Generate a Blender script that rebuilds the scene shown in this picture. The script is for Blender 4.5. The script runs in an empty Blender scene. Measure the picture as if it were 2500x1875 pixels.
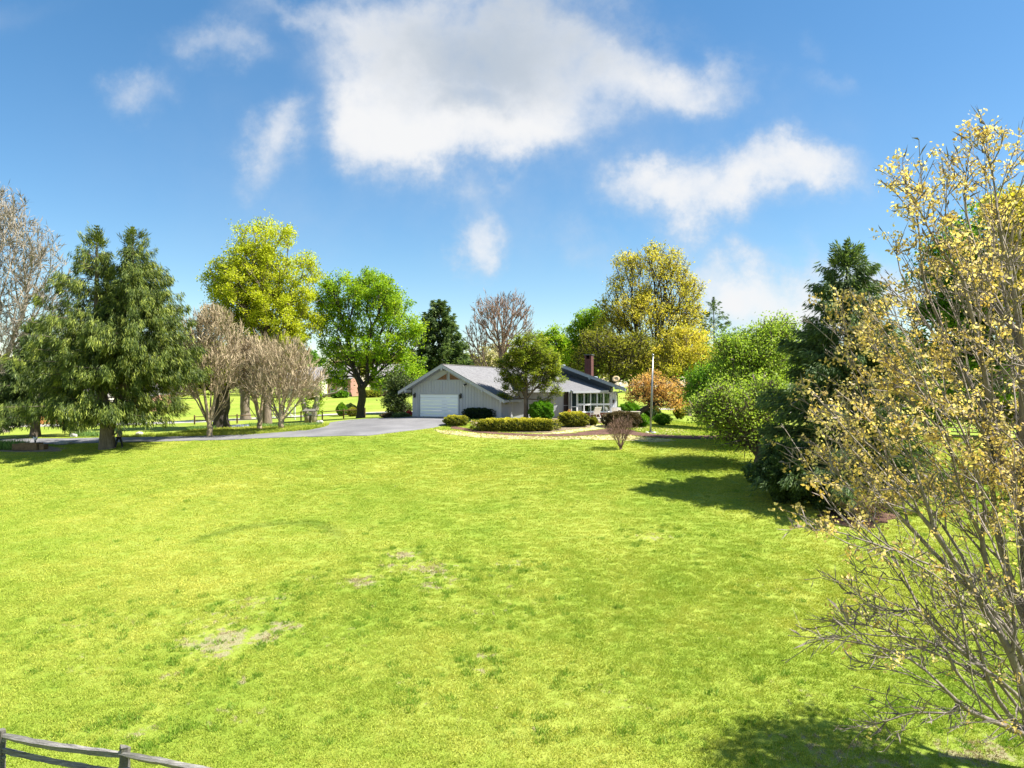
import bpy, math, random
import numpy as np
from mathutils import Vector, geometry as mgeo
S = bpy.context.scene
COL = S.collection
# ---------------------------------------------------------------- camera, sky, sun, exposure
CZ = 10.0            # camera height; all distances in metres
FPX = 1690.0         # focal length in photograph pixels
HX, HY = 1250.0, 945.0
cam_d = bpy.data.cameras.new('camera'); cam = bpy.data.objects.new('camera', cam_d); COL.objects.link(cam)
cam.location = (0, 0, CZ); cam.rotation_euler = (math.radians(90), 0, 0)
cam_d.lens = 36.0*FPX/2500.0; cam_d.sensor_width = 36.0; cam_d.shift_y = 7.5/2500.0
cam_d.clip_start = 0.1; cam_d.clip_end = 3000.0
S.camera = cam
SUN_EL, SUN_AZ = 51.0, 97.0      # degrees; azimuth clockwise from +Y
EXPO = 1.6
sun_d = bpy.data.lights.new('sun', 'SUN'); sun = bpy.data.objects.new('sun', sun_d); COL.objects.link(sun)
sun_d.energy = 4.6; sun_d.angle = math.radians(0.53); sun_d.color = (1.0, 0.955, 0.86)
sv = Vector((math.sin(math.radians(SUN_AZ))*math.cos(math.radians(SUN_EL)),
             math.cos(math.radians(SUN_AZ))*math.cos(math.radians(SUN_EL)), math.sin(math.radians(SUN_EL))))
sun.rotation_euler = sv.to_track_quat('Z', 'Y').to_euler(); sun.location = (60, -10, 60)
S.view_settings.view_transform = 'Standard'; S.view_settings.look = 'None'
S.view_settings.exposure = EXPO; S.view_settings.gamma = 1.0; S.view_settings.use_curve_mapping = False

class NT:
    """tiny node-tree helper"""
    def __init__(s, tree): s.t = tree; s.n = tree.nodes; s.l = tree.links
    def node(s, typ, **kw):
        n = s.n.new(typ)
        for k, v in kw.items():
            if k.startswith('_'): setattr(n, k[1:], v)
            else: n.inputs[k.replace('9', ' ')].default_value = v
        return n
    def put(s, sock, v):
        if hasattr(v, 'is_output') or hasattr(v, 'links'): s.l.new(v, sock)
        else: sock.default_value = v
    def math(s, op, a, b=None, c=None, clamp=False):
        n = s.n.new('ShaderNodeMath'); n.operation = op; n.use_clamp = clamp
        s.put(n.inputs[0], a)
        if b is not None: s.put(n.inputs[1], b)
        if c is not None: s.put(n.inputs[2], c)
        return n.outputs[0]
    def vmath(s, op, a, b=None, out=0):
        n = s.n.new('ShaderNodeVectorMath'); n.operation = op
        s.put(n.inputs[0], a)
        if b is not None: s.put(n.inputs[1], b)
        return n.outputs[out]
    def noise(s, vec, scale, detail=3, rough=0.55, dist=0.0, out=0):
        n = s.n.new('ShaderNodeTexNoise'); s.l.new(vec, n.inputs['Vector'])
        n.inputs['Scale'].default_value = scale; n.inputs['Detail'].default_value = detail
        n.inputs['Roughness'].default_value = rough; n.inputs['Distortion'].default_value = dist
        return n.outputs[out]
    def mix(s, f, a, b):
        n = s.n.new('ShaderNodeMix'); n.data_type = 'RGBA'; n.clamp_factor = True
        s.put(n.inputs[0], f)
        s.put(n.inputs[6], (*a, 1) if isinstance(a, tuple) and len(a) == 3 else a)
        s.put(n.inputs[7], (*b, 1) if isinstance(b, tuple) and len(b) == 3 else b)
        return n.outputs[2]
    def smooth(s, v, lo, hi, a=0.0, b=1.0):
        n = s.n.new('ShaderNodeMapRange'); n.interpolation_type = 'SMOOTHSTEP'
        s.put(n.inputs[0], v); n.inputs[1].default_value = lo; n.inputs[2].default_value = hi
        n.inputs[3].default_value = a; n.inputs[4].default_value = b
        return n.outputs[0]
    def ramp(s, v, stops):
        n = s.n.new('ShaderNodeValToRGB'); s.l.new(v, n.inputs[0])
        e = n.color_ramp.elements
        while len(e) < len(stops): e.new(0.5)
        for i, (p, c) in enumerate(stops): e[i].position = p; e[i].color = (*c, 1)
        return n.outputs[0]

W_ = bpy.data.worlds.new('World'); S.world = W_; W_.use_nodes = True
w = NT(W_.node_tree); w.n.clear()
sky = w.n.new('ShaderNodeTexSky'); sky.sky_type = 'NISHITA'; sky.sun_disc = False
sky.sun_elevation = math.radians(SUN_EL); sky.sun_rotation = math.radians(SUN_AZ)
sky.air_density = 1.0; sky.dust_density = 0.25; sky.ozone_density = 2.0; sky.altitude = 0
SKY_STR = 0.065
hs = w.node('ShaderNodeHueSaturation'); hs.inputs['Saturation'].default_value = 1.2; hs.inputs['Value'].default_value = 1.0
w.l.new(sky.outputs[0], hs.inputs['Color'])
gm = w.n.new('ShaderNodeGamma'); gm.inputs[1].default_value = 1.25; w.l.new(hs.outputs[0], gm.inputs[0])
skyb = w.vmath('ADD', w.vmath('MULTIPLY', gm.outputs[0], (.61, .53, .44)), (.15, .56, 1.15))
tc = w.n.new('ShaderNodeTexCoord'); V = tc.outputs['Generated']
sp = w.n.new('ShaderNodeSeparateXYZ'); w.l.new(V, sp.inputs[0])
ay = w.math('MAXIMUM', w.math('ABSOLUTE', sp.outputs[1]), 0.03)
u_ = w.math('DIVIDE', sp.outputs[0], ay); v_ = w.math('DIVIDE', sp.outputs[2], ay)
cb = w.n.new('ShaderNodeCombineXYZ'); w.l.new(u_, cb.inputs[0]); w.l.new(v_, cb.inputs[1])
w.l.new(w.math('MULTIPLY', w.math('SIGN', sp.outputs[1]), 0.0), cb.inputs[2])
uv0 = cb.outputs[0]
wrp = w.noise(uv0, 3.2, 7, 0.62, 0.0, out=1)
wv = w.vmath('SCALE', w.vmath('SUBTRACT', wrp, (0.5, 0.5, 0.5)), None); wv.node.inputs['Scale'].default_value = 0.30
uv = w.vmath('ADD', uv0, wv)
# cloud banks: direction (as photo px), half sizes, strength
BANKS = [(1010,150,330,260,1.0),(1300,120,330,230,.9),(1480,190,240,150,.42),(1000,370,230,130,1.05),(1250,330,260,120,1.0),(860,330,120,140,.8),
 (700,30,190,60,.45),(1680,210,170,80,.55),(510,130,140,90,.55),(330,250,100,70,.46),(650,350,95,75,.55),(655,420,60,90,.30),
 (1160,560,80,95,.66),(1140,600,60,70,.4),(1640,500,150,90,.75),(1800,460,190,95,.80),(1960,425,150,80,.70),(1560,470,110,70,.5),(1440,590,110,60,.25),
 (1780,700,200,120,1.0),(1960,760,240,110,.85),(2150,760,220,110,.55),(1700,620,90,50,.4),(60,60,190,80,.16),(2000,210,90,40,.20),(1950,120,60,50,.18),(1150,880,360,50,.25),(350,880,500,60,.22),
 (1300,420,1400,380,.20),(3200,500,420,190,.8),]
dens = None; grey = None
def bank(px, py, rx, ry, st):
    c = ((px-HX)/FPX, (HY-py)/FPX, 0.0); iv = (FPX/rx, FPX/ry, 0.0)
    L = w.vmath('LENGTH', w.vmath('MULTIPLY', w.vmath('SUBTRACT', uv, c), iv), out=1)
    return w.smooth(L, 1.25, 0.0, 0.0, st)
for b_ in BANKS:
    m = bank(*b_); m = w.math('SUBTRACT', 1.0, m); dens = m if dens is None else w.math('MULTIPLY', dens, m)
dens = w.math('SUBTRACT', 1.0, dens)
# unseen broken cloud added over the rest of the sky to lift the shade
hw = w.vmath('MULTIPLY', V, (1, 1, 2.2)); gcl = w.smooth(w.noise(hw, 2.3, 6, .58, .4), .47, .72, 0, 1.0)
outside = w.math('MAXIMUM', w.smooth(w.math('ABSOLUTE', u_), .80, 1.15), w.math('MAXIMUM', w.smooth(v_, .62, .85), w.smooth(sp.outputs[1], .05, -.15)))
dens = w.math('MAXIMUM', w.math('MULTIPLY', dens, w.math('SUBTRACT', 1.0, w.math('MULTIPLY', outside, .999))), w.math('MULTIPLY', gcl, outside))
for b_ in [(1180,120,420,190,1.0),(1160,230,200,110,.8),(1250,40,500,120,.7)]:
    m = bank(*b_); grey = m if grey is None else w.math('MAXIMUM', grey, m)
nz = w.noise(uv0, 7.0, 9, 0.60, 0.15); nz2 = w.noise(uv0, 2.4, 4, 0.5)
nn = w.math('MULTIPLY', w.math('SUBTRACT', nz, 0.5), 1.25)
nn2 = w.math('MULTIPLY', w.math('SUBTRACT', nz2, 0.5), 0.5)
d1 = w.math('ADD', w.math('ADD', dens, w.math('MULTIPLY', nn, w.smooth(dens, 0.0, 0.35))), w.math('MULTIPLY', nn2, dens))
cover = w.smooth(d1, -0.05, 1.02, 0.0, 0.99)
k = 1.0/(SKY_STR*2**EXPO)
WHITE = (0.93*k, 0.935*k, 0.945*k); GREYC = (0.49*k, 0.565*k, 0.66*k); EDGE = (0.70*k, 0.76*k, 0.84*k)
gs = w.smooth(w.math('ADD', grey, w.math('ADD', w.math('MULTIPLY', nn, 0.45), w.math('MULTIPLY', nn2, 0.5))), 0.05, 1.0, 0, .9)
ccol = w.mix(gs, w.mix(w.smooth(d1, 0.3, 0.85), EDGE, WHITE), GREYC)
skyc = w.mix(w.math('MULTIPLY', cover, w.smooth(sp.outputs[2], -0.02, 0.03)), skyb, ccol)
bg = w.n.new('ShaderNodeBackground'); bg.inputs[1].default_value = SKY_STR; w.l.new(skyc, bg.inputs[0])
wo = w.n.new('ShaderNodeOutputWorld'); w.l.new(bg.outputs[0], wo.inputs[0])
W_.cycles.sampling_method = 'MANUAL'; W_.cycles.sample_map_resolution = 512
S.cycles.max_bounces = 8; S.cycles.diffuse_bounces = 5; S.cycles.transparent_max_bounces = 12; S.cycles.glossy_bounces = 3
# ---------------------------------------------------------------- helpers
def tag(o, label=None, cat=None, group=None, kind=None):
    if label: o['label'] = label
    if cat: o['category'] = cat
    if group: o['group'] = group
    if kind: o['kind'] = kind
    return o
def empty(name, loc, label, cat, group=None):
    o = bpy.data.objects.new(name, None); COL.objects.link(o); o.location = loc; o.empty_display_size = 0.3
    return tag(o, label, cat, group)
def link_mesh(name, me, mat, parent=None, origin=None):
    o = bpy.data.objects.new(name, me); COL.objects.link(o)
    if mat is not None and len(me.materials) == 0:
        for m in (mat if isinstance(mat, (list, tuple)) else [mat]): me.materials.append(m)
    if parent is not None:
        o.parent = parent; o.location = -Vector(parent.location) if origin is None else origin
    return o
def np_mesh(name, V_, F_, tint=None, smooth=False, mi=None):
    V_ = np.asarray(V_, np.float32); F_ = np.asarray(F_, np.int32)
    me = bpy.data.meshes.new(name); n, k_ = F_.shape
    me.vertices.add(len(V_)); me.vertices.foreach_set('co', V_.ravel())
    me.loops.add(n*k_); me.loops.foreach_set('vertex_index', F_.ravel())
    me.polygons.add(n); me.polygons.foreach_set('loop_start', np.arange(0, n*k_, k_, dtype=np.int32))
    me.polygons.foreach_set('loop_total', np.full(n, k_, np.int32))
    if smooth: me.polygons.foreach_set('use_smooth', np.ones(n, bool))
    if mi is not None: me.polygons.foreach_set('material_index', np.asarray(mi, np.int32))
    if tint is not None:
        a = me.attributes.new('tint', 'FLOAT', 'POINT'); a.data.foreach_set('value', np.asarray(tint, np.float32))
    me.update(calc_edges=True); me.validate()
    return me
class MB:
    def __init__(s): s.v = []; s.f = []
    def poly(s, pts, faces):
        b = len(s.v); s.v += [tuple(p) for p in pts]; s.f += [tuple(b+i for i in f) for f in faces]
    def obox(s, o, ax, ay, az):
        o, ax, ay, az = map(Vector, (o, ax, ay, az))
        p = [o, o+ax, o+ax+ay, o+ay]; p += [q+az for q in p]
        s.poly(p, [(0,3,2,1),(4,5,6,7),(0,1,5,4),(1,2,6,5),(2,3,7,6),(3,0,4,7)])
    def box(s, x0, x1, y0, y1, z0, z1): s.obox((x0,y0,z0), (x1-x0,0,0), (0,y1-y0,0), (0,0,z1-z0))
    def prism(s, top, vec):
        n = len(top); top = [Vector(p) for p in top]; bot = [p+Vector(vec) for p in top]
        s.poly(top+bot, [tuple(range(n)), tuple(range(2*n-1, n-1, -1))]+[(i, i+n, (i+1)%n+n, (i+1)%n) for i in range(n)])
    def tube(s, pts, rad, k=8, cap=True):
        pts = [Vector(p) for p in pts]
        if not isinstance(rad, (list, tuple)): rad = [rad]*len(pts)
        b = len(s.v)
        for i, p in enumerate(pts):
            t = (pts[min(i+1, len(pts)-1)]-pts[max(i-1, 0)]).normalized()
            a = t.cross(Vector((0.31, 0.17, 0.93))); a = a.normalized() if a.length > 1e-4 else t.cross(Vector((1,0,0))).normalized()
            c = t.cross(a)
            for j in range(k):
                an = 2*math.pi*j/k; s.v.append(tuple(p+(a*math.cos(an)+c*math.sin(an))*rad[i]))
        for i in range(len(pts)-1):
            for j in range(k):
                s.f.append((b+i*k+j, b+i*k+(j+1)%k, b+(i+1)*k+(j+1)%k, b+(i+1)*k+j))
        if cap:
            s.f.append(tuple(b+j for j in range(k-1, -1, -1))); s.f.append(tuple(b+(len(pts)-1)*k+j for j in range(k)))
    def build(s, name, mat, parent=None, smooth=False, bevel=0.0):
        me = bpy.data.meshes.new(name); me.from_pydata(s.v, [], s.f); me.update()
        if smooth: me.polygons.foreach_set('use_smooth', [True]*len(me.polygons))
        o = link_mesh(name, me, mat, parent)
        if bevel:
            m = o.modifiers.new('bevel', 'BEVEL'); m.width = bevel; m.segments = 2; m.limit_method = 'ANGLE'
        return o
def recenter(o):
    """move a top-level mesh object's origin to the middle of its footprint"""
    me = o.data; n = len(me.vertices); a = np.empty(n*3, np.float32); me.vertices.foreach_get('co', a); a = a.reshape(-1, 3)
    c = np.array([(a[:,0].min()+a[:,0].max())/2, (a[:,1].min()+a[:,1].max())/2, a[:,2].min()], np.float32)
    a -= c; me.vertices.foreach_set('co', a.ravel()); me.update(); o.location = tuple(float(x) for x in c)
    return o
def copy_tree(o, parent=None):
    c = o.copy(); COL.objects.link(c); c.parent = parent
    for ch in o.children: copy_tree(ch, c)
    return c
# ---------------------------------------------------------------- materials
def new_mat(name):
    m = bpy.data.materials.new(name); m.use_nodes = True; t = NT(m.node_tree); t.n.clear()
    out = t.n.new('ShaderNodeOutputMaterial'); return m, t, out
def pmat(name, col, rough=0.7, var=0.12, scale=3.0, bump=0.0, metal=0.0, spec=0.4, col2=None, stretch=None, bscale=None):
    m, t, out = new_mat(name); p = t.n.new('ShaderNodeBsdfPrincipled')
    g = t.n.new('ShaderNodeNewGeometry'); pos = g.outputs['Position']
    if stretch: pos = t.vmath('MULTIPLY', pos, stretch)
    nz = t.noise(pos, scale, 5, 0.6); nz_b = t.noise(pos, scale*0.13, 2, 0.5)
    f = t.math('ADD', t.math('MULTIPLY', nz, 0.65), t.math('MULTIPLY', nz_b, 0.35))
    lo = tuple(c*(1-var*1.6) for c in col); hi = tuple(min(1, c*(1+var*1.6)) for c in (col2 or col))
    c = t.ramp(f, [(0.32, lo), (0.68, hi)]); t.l.new(c, p.inputs['Base Color'])
    p.inputs['Roughness'].default_value = rough; p.inputs['Metallic'].default_value = metal
    p.inputs['Specular IOR Level'].default_value = spec
    if bump:
        b = t.n.new('ShaderNodeBump'); b.inputs['Strength'].default_value = bump; b.inputs['Distance'].default_value = 0.02
        t.l.new(t.noise(pos, bscale or scale*4, 5, 0.6), b.inputs['Height']); t.l.new(b.outputs[0], p.inputs['Normal'])
    t.l.new(p.outputs[0], out.inputs[0]); return m
def leaf_mat(name, stops, trans=0.35, rough=0.55, tmul=(1.1, 1.15, 0.6)):
    m, t, out = new_mat(name)
    a = t.n.new('ShaderNodeAttribute'); a.attribute_name = 'tint'
    c = t.ramp(a.outputs['Fac'], stops)
    p = t.n.new('ShaderNodeBsdfPrincipled'); t.l.new(c, p.inputs['Base Color']); p.inputs['Roughness'].default_value = rough
    p.inputs['Specular IOR Level'].default_value = 0.25
    tr = t.n.new('ShaderNodeBsdfTranslucent'); t.l.new(t.vmath('MULTIPLY', c, tmul), tr.inputs[0])
    mx = t.n.new('ShaderNodeMixShader'); mx.inputs[0].default_value = trans
    t.l.new(p.outputs[0], mx.inputs[1]); t.l.new(tr.outputs[0], mx.inputs[2]); t.l.new(mx.outputs[0], out.inputs[0])
    return m
M = {}
def three(c, lo=0.55, hi=1.5, shift=(1,1,1)):
    return [(0.0, tuple(x*lo for x in c)), (0.5, c), (1.0, tuple(min(1, x*hi*s) for x, s in zip(c, shift)))]
M['bark_grey'] = pmat('bark_grey', (0.16, 0.125, 0.095), 0.9, 0.35, 9, 0.8, stretch=(1,1,0.25))
M['bark_dark'] = pmat('bark_dark', (0.045, 0.036, 0.030), 0.9, 0.35, 9, 0.8, stretch=(1,1,0.25))
M['bark_shrub'] = pmat('bark_shrub', (0.20, 0.12, 0.085), 0.9, 0.3, 10, 0.5)
M['bark_tan'] = pmat('bark_tan', (0.37, 0.29, 0.18), 0.85, 0.25, 6, 0.4, stretch=(1,1,0.3))
M['bark_pale'] = pmat('bark_pale', (0.25, 0.215, 0.165), 0.9, 0.35, 14, 0.8, stretch=(1,1,0.3))
M['bark_fore'] = pmat('bark_fore', (0.20, 0.165, 0.14), 0.9, 0.35, 14, 0.8, stretch=(1,1,0.3))
M['bark_red'] = pmat('bark_red', (0.27, 0.18, 0.135), 0.9, 0.3, 10, 0.5)
M['leaf_yellow'] = leaf_mat('leaf_yellow', [(0,(.24,.29,.018)),(.5,(.48,.52,.028)),(1,(.70,.68,.06))], .55)
M['leaf_lime'] = leaf_mat('leaf_lime', [(0,(.11,.22,.012)),(.5,(.27,.42,.018)),(1,(.50,.58,.035))], .5)
M['leaf_gold'] = leaf_mat('leaf_gold', [(0,(.30,.28,.03)),(.5,(.54,.48,.055)),(1,(.80,.62,.16))], .52)
M['leaf_bud'] = leaf_mat('leaf_bud', [(0,(.30,.27,.13)),(.5,(.42,.38,.20)),(1,(.56,.50,.28))], .4)
M['leaf_redbud'] = leaf_mat('leaf_redbud', [(0,(.20,.11,.08)),(.5,(.30,.19,.14)),(1,(.38,.27,.2))])
M['leaf_olive'] = leaf_mat('leaf_olive', [(0,(.07,.085,.012)),(.5,(.21,.21,.025)),(1,(.38,.36,.05))], .55)
M['leaf_yew'] = leaf_mat('leaf_yew', [(0,(.05,.08,.012)),(.5,(.19,.24,.025)),(1,(.50,.52,.06))], .55)
M['leaf_green'] = leaf_mat('leaf_green', [(0,(.05,.125,.012)),(.5,(.13,.27,.02)),(1,(.28,.42,.035))], .55)
M['leaf_fresh'] = leaf_mat('leaf_fresh', [(0,(.13,.21,.025)),(.5,(.30,.42,.05)),(1,(.52,.60,.13))], .5)
M['leaf_orange'] = leaf_mat('leaf_orange', [(0,(.42,.20,.08)),(.5,(.66,.38,.13)),(1,(.80,.56,.20))], .5)
M['leaf_fore'] = leaf_mat('leaf_fore', [(0,(.42,.27,.08)),(.4,(.62,.45,.17)),(1,(.84,.70,.40))], 0.5)
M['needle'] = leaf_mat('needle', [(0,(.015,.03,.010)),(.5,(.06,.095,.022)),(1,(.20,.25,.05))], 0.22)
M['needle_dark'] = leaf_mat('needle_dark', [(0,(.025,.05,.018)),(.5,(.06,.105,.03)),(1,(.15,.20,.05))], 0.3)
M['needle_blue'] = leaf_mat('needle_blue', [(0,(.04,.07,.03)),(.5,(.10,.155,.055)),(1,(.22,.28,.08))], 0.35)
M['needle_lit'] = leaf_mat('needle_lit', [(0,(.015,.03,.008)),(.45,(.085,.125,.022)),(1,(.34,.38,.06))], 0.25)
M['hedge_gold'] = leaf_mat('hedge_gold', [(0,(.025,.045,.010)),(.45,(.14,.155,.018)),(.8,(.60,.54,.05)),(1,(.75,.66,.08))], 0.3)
M['hedge_dark'] = leaf_mat('hedge_dark', [(0,(.006,.015,.006)),(.5,(.016,.035,.010)),(1,(.05,.08,.02))], 0.1)
M['hedge_green'] = leaf_mat('hedge_green', [(0,(.05,.13,.010)),(.5,(.13,.30,.015)),(1,(.24,.46,.03))], 0.3)
M['shrub_brown'] = leaf_mat('shrub_brown', [(0,(.05,.04,.022)),(.5,(.10,.075,.03)),(1,(.20,.14,.05))], 0.15)
M['petal_red'] = leaf_mat('petal_red', [(0,(.5,.03,.04)),(1,(.75,.12,.12))], 0.2)
M['petal_blue'] = leaf_mat('petal_blue', [(0,(.2,.24,.42)),(1,(.45,.48,.65))], 0.2)
M['petal_white'] = leaf_mat('petal_white', [(0,(.6,.58,.45)),(1,(.85,.83,.75))], 0.2)
M['blade_rank'] = leaf_mat('blade_rank', [(0,(.24,.38,.04)),(1,(.3,.44,.05))], .5)
M['petal_pale'] = leaf_mat('petal_pale', [(0,(.30,.30,.06)),(.4,(.50,.42,.18)),(1,(.72,.62,.44))], .3)
M['blade_pale'] = leaf_mat('blade_pale', [(0,(.07,.14,.03)),(.5,(.14,.25,.06)),(1,(.28,.38,.12))], 0.3)
M['siding'] = pmat('siding', (0.42, 0.425, 0.46), 0.75, 0.05, 2.0, 0.15, stretch=(1,1,.15))
M['trim'] = pmat('trim', (0.40, 0.41, 0.44), 0.6, 0.04, 2.0)
M['trim_blue'] = pmat('trim_blue', (0.28, 0.33, 0.38), 0.6, 0.05, 2.0)
M['soffit'] = pmat('soffit', (0.30, 0.32, 0.35), 0.7, 0.05, 2.0)
M['white_paint'] = pmat('white_paint', (0.68, 0.68, 0.68), 0.5, 0.03, 2.0)
M['door_white'] = pmat('door_white', (0.80, 0.84, 0.90), 0.45, 0.02, 1.0)
M['gable_shade'] = pmat('gable_shade', (0.035, 0.045, 0.06), 0.5, 0.1, 2.0)  # near-black colour standing for shade on the upper gable wall
M['black_metal'] = pmat('black_metal', (0.015, 0.015, 0.017), 0.4, 0.1, 3.0)
M['gutter'] = pmat('gutter', (0.06, 0.065, 0.07), 0.4, 0.1, 3.0)
M['steel'] = pmat('steel', (0.30, 0.31, 0.32), 0.35, 0.06, 2.0, metal=0.7)
M['curtain'] = pmat('curtain', (0.80, 0.84, 0.66), 0.8, 0.15, 1.2, stretch=(1,1,.1))
M['interior'] = pmat('interior', (0.05, 0.045, 0.035), 0.9, 0.2, 1.0)
M['red_door'] = pmat('red_door', (0.055, 0.035, 0.035), 0.4, 0.2, 2.0)
M['wood_panel'] = pmat('wood_panel', (0.20, 0.095, 0.045), 0.6, 0.4, 6, stretch=(1,1,3))
M['weathered'] = pmat('weathered', (0.13, 0.12, 0.105), 0.9, 0.35, 22, 0.9, stretch=(1,1,3))
M['fence_rail'] = pmat('fence_rail', (0.23, 0.215, 0.20), 0.9, 0.45, 14, 1.0, stretch=(.22,.4,3.5))
M['rust_wood'] = pmat('rust_wood', (0.17, 0.105, 0.055), 0.85, 0.3, 5, 0.5)
M['stone'] = pmat('stone', (0.36, 0.34, 0.31), 0.9, 0.25, 5, 0.8)
M['plaster'] = pmat('plaster', (0.62, 0.57, 0.48), 0.8, 0.08, 1.0)
M['shingle_far'] = pmat('shingle_far', (0.22, 0.20, 0.20), 0.9, 0.15, 1.5)
M['dish'] = pmat('dish', (0.62, 0.45, 0.26), 0.5, 0.08, 3.0)
M['fabric_white'] = pmat('fabric_white', (0.72, 0.68, 0.66), 0.8, 0.06, 5)
M['slab'] = pmat('slab', (0.55, 0.50, 0.42), 0.8, 0.1, 4)
M['cloth_dark'] = pmat('cloth_dark', (0.012, 0.013, 0.022), 0.9, 0.2, 6)
M['cloth_grey'] = pmat('cloth_grey', (0.10, 0.13, 0.10), 0.9, 0.2, 6)
M['skin'] = pmat('skin', (0.48, 0.30, 0.22), 0.55, 0.05, 6)
M['hair'] = pmat('hair', (0.05, 0.035, 0.025), 0.7, 0.2, 12)
M['mulch'] = pmat('mulch', (0.11, 0.055, 0.038), 0.95, 0.45, 12, 1.0)
M['soil'] = pmat('soil', (0.20, 0.15, 0.10), 0.95, 0.35, 8, 1.0)
M['thatch'] = pmat('thatch', (0.26, 0.27, 0.06), 0.95, 0.35, 7, 1.0, col2=(.52,.46,.24))
M['straw'] = pmat('straw', (0.46, 0.38, 0.21), 0.95, 0.35, 9, 1.0)
M['street'] = pmat('street', (0.36, 0.34, 0.30), 0.9, 0.08, 0.6)
M['orange_bank'] = pmat('orange_bank', (0.42, 0.17, 0.05), 0.95, 0.4, 2.5, 0.8, stretch=(.6,.6,3))
def asphalt():
    m, t, out = new_mat('asphalt'); p = t.n.new('ShaderNodeBsdfPrincipled')
    g = t.n.new('ShaderNodeNewGeometry'); pos = g.outputs['Position']
    f = t.noise(pos, 0.35, 4, 0.6); f2 = t.noise(pos, 60, 3, 0.7)
    c = t.ramp(t.math('ADD', t.math('MULTIPLY', f, .6), t.math('MULTIPLY', f2, .4)), [(.3, (.10,.097,.102)), (.7, (.24,.232,.238))])
    st = t.smooth(t.noise(t.vmath('MULTIPLY', pos, (.12, .5, .5)), 1.0, 3, .5), .52, .62)
    c = t.mix(t.math('MULTIPLY', st, .45), c, (.115,.113,.12))
    t.l.new(c, p.inputs['Base Color']); p.inputs['Roughness'].default_value = 0.85
    b = t.n.new('ShaderNodeBump'); b.inputs['Strength'].default_value = .4; b.inputs['Distance'].default_value = .01
    t.l.new(f2, b.inputs['Height']); t.l.new(b.outputs[0], p.inputs['Normal']); t.l.new(p.outputs[0], out.inputs[0]); return m
M['asphalt'] = asphalt()
def bricks(name, c1, c2, mortar, sc=1.0, w_=.22, h_=.075, uvmode=True, rough=.85):
    m, t, out = new_mat(name); p = t.n.new('ShaderNodeBsdfPrincipled')
    tcn = t.n.new('ShaderNodeUVMap'); tcn.uv_map = 'UVMap'
    br = t.n.new('ShaderNodeTexBrick'); t.l.new(tcn.outputs[0], br.inputs['Vector'])
    br.inputs['Color1'].default_value = (*c1, 1); br.inputs['Color2'].default_value = (*c2, 1); br.inputs['Mortar'].default_value = (*mortar, 1)
    br.inputs['Scale'].default_value = sc; br.inputs['Brick Width'].default_value = w_; br.inputs['Row Height'].default_value = h_
    br.inputs['Mortar Size'].default_value = h_*.13; br.inputs['Bias'].default_value = 0.0
    nz = t.noise(tcn.outputs[0], 2.5, 5, .65)
    c = t.mix(t.smooth(nz, .3, .75, 0, .45), br.outputs[0], tuple(x*.6 for x in c1))
    t.l.new(c, p.inputs['Base Color']); p.inputs['Roughness'].default_value = rough; p.inputs['Specular IOR Level'].default_value = .25
    b = t.n.new('ShaderNodeBump'); b.inputs['Strength'].default_value = .5; b.inputs['Distance'].default_value = .01; b.invert = True
    t.l.new(br.outputs['Fac'], b.inputs['Height']); t.l.new(b.outputs[0], p.inputs['Normal'])
    t.l.new(p.outputs[0], out.inputs[0]); return m
M['brick_dark'] = bricks('brick_dark', (.13,.042,.035), (.075,.028,.028), (.09,.06,.055))
M['brick_red'] = bricks('brick_red', (.40,.13,.06), (.28,.09,.05), (.35,.25,.2))
M['brick_house'] = bricks('brick_house', (.42,.20,.13), (.34,.15,.10), (.4,.33,.28))
M['shingle'] = bricks('shingle', (.225,.22,.23), (.165,.16,.17), (.09,.09,.09), 1.0, .30, .145, rough=.9)
def glassy(name, tint, tr=.45):
    m, t, out = new_mat(name)
    g = t.n.new('ShaderNodeBsdfGlossy'); g.inputs[1].default_value = .03; g.inputs[0].default_value = (.9,.93,.95,1)
    f = t.n.new('ShaderNodeBsdfTransparent'); f.inputs[0].default_value = (*tint, 1)
    fr = t.n.new('ShaderNodeFresnel'); fr.inputs[0].default_value = 1.5
    mx = t.n.new('ShaderNodeMixShader'); t.l.new(t.math('ADD', fr.outputs[0], .10, clamp=True), mx.inputs[0])
    t.l.new(f.outputs[0], mx.inputs[1]); t.l.new(g.outputs[0], mx.inputs[2]); t.l.new(mx.outputs[0], out.inputs[0]); return m
M['glass'] = glassy('glass', (.75,.8,.76))
def pane_dark():
    m, t, out = new_mat('pane_dark'); p = t.n.new('ShaderNodeBsdfPrincipled'); p.inputs['Base Color'].default_value = (.02,.03,.035,1)
    p.inputs['Roughness'].default_value = .06; p.inputs['Specular IOR Level'].default_value = .6; t.l.new(p.outputs[0], out.inputs[0]); return m
M['pane_dark'] = pane_dark()

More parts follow.
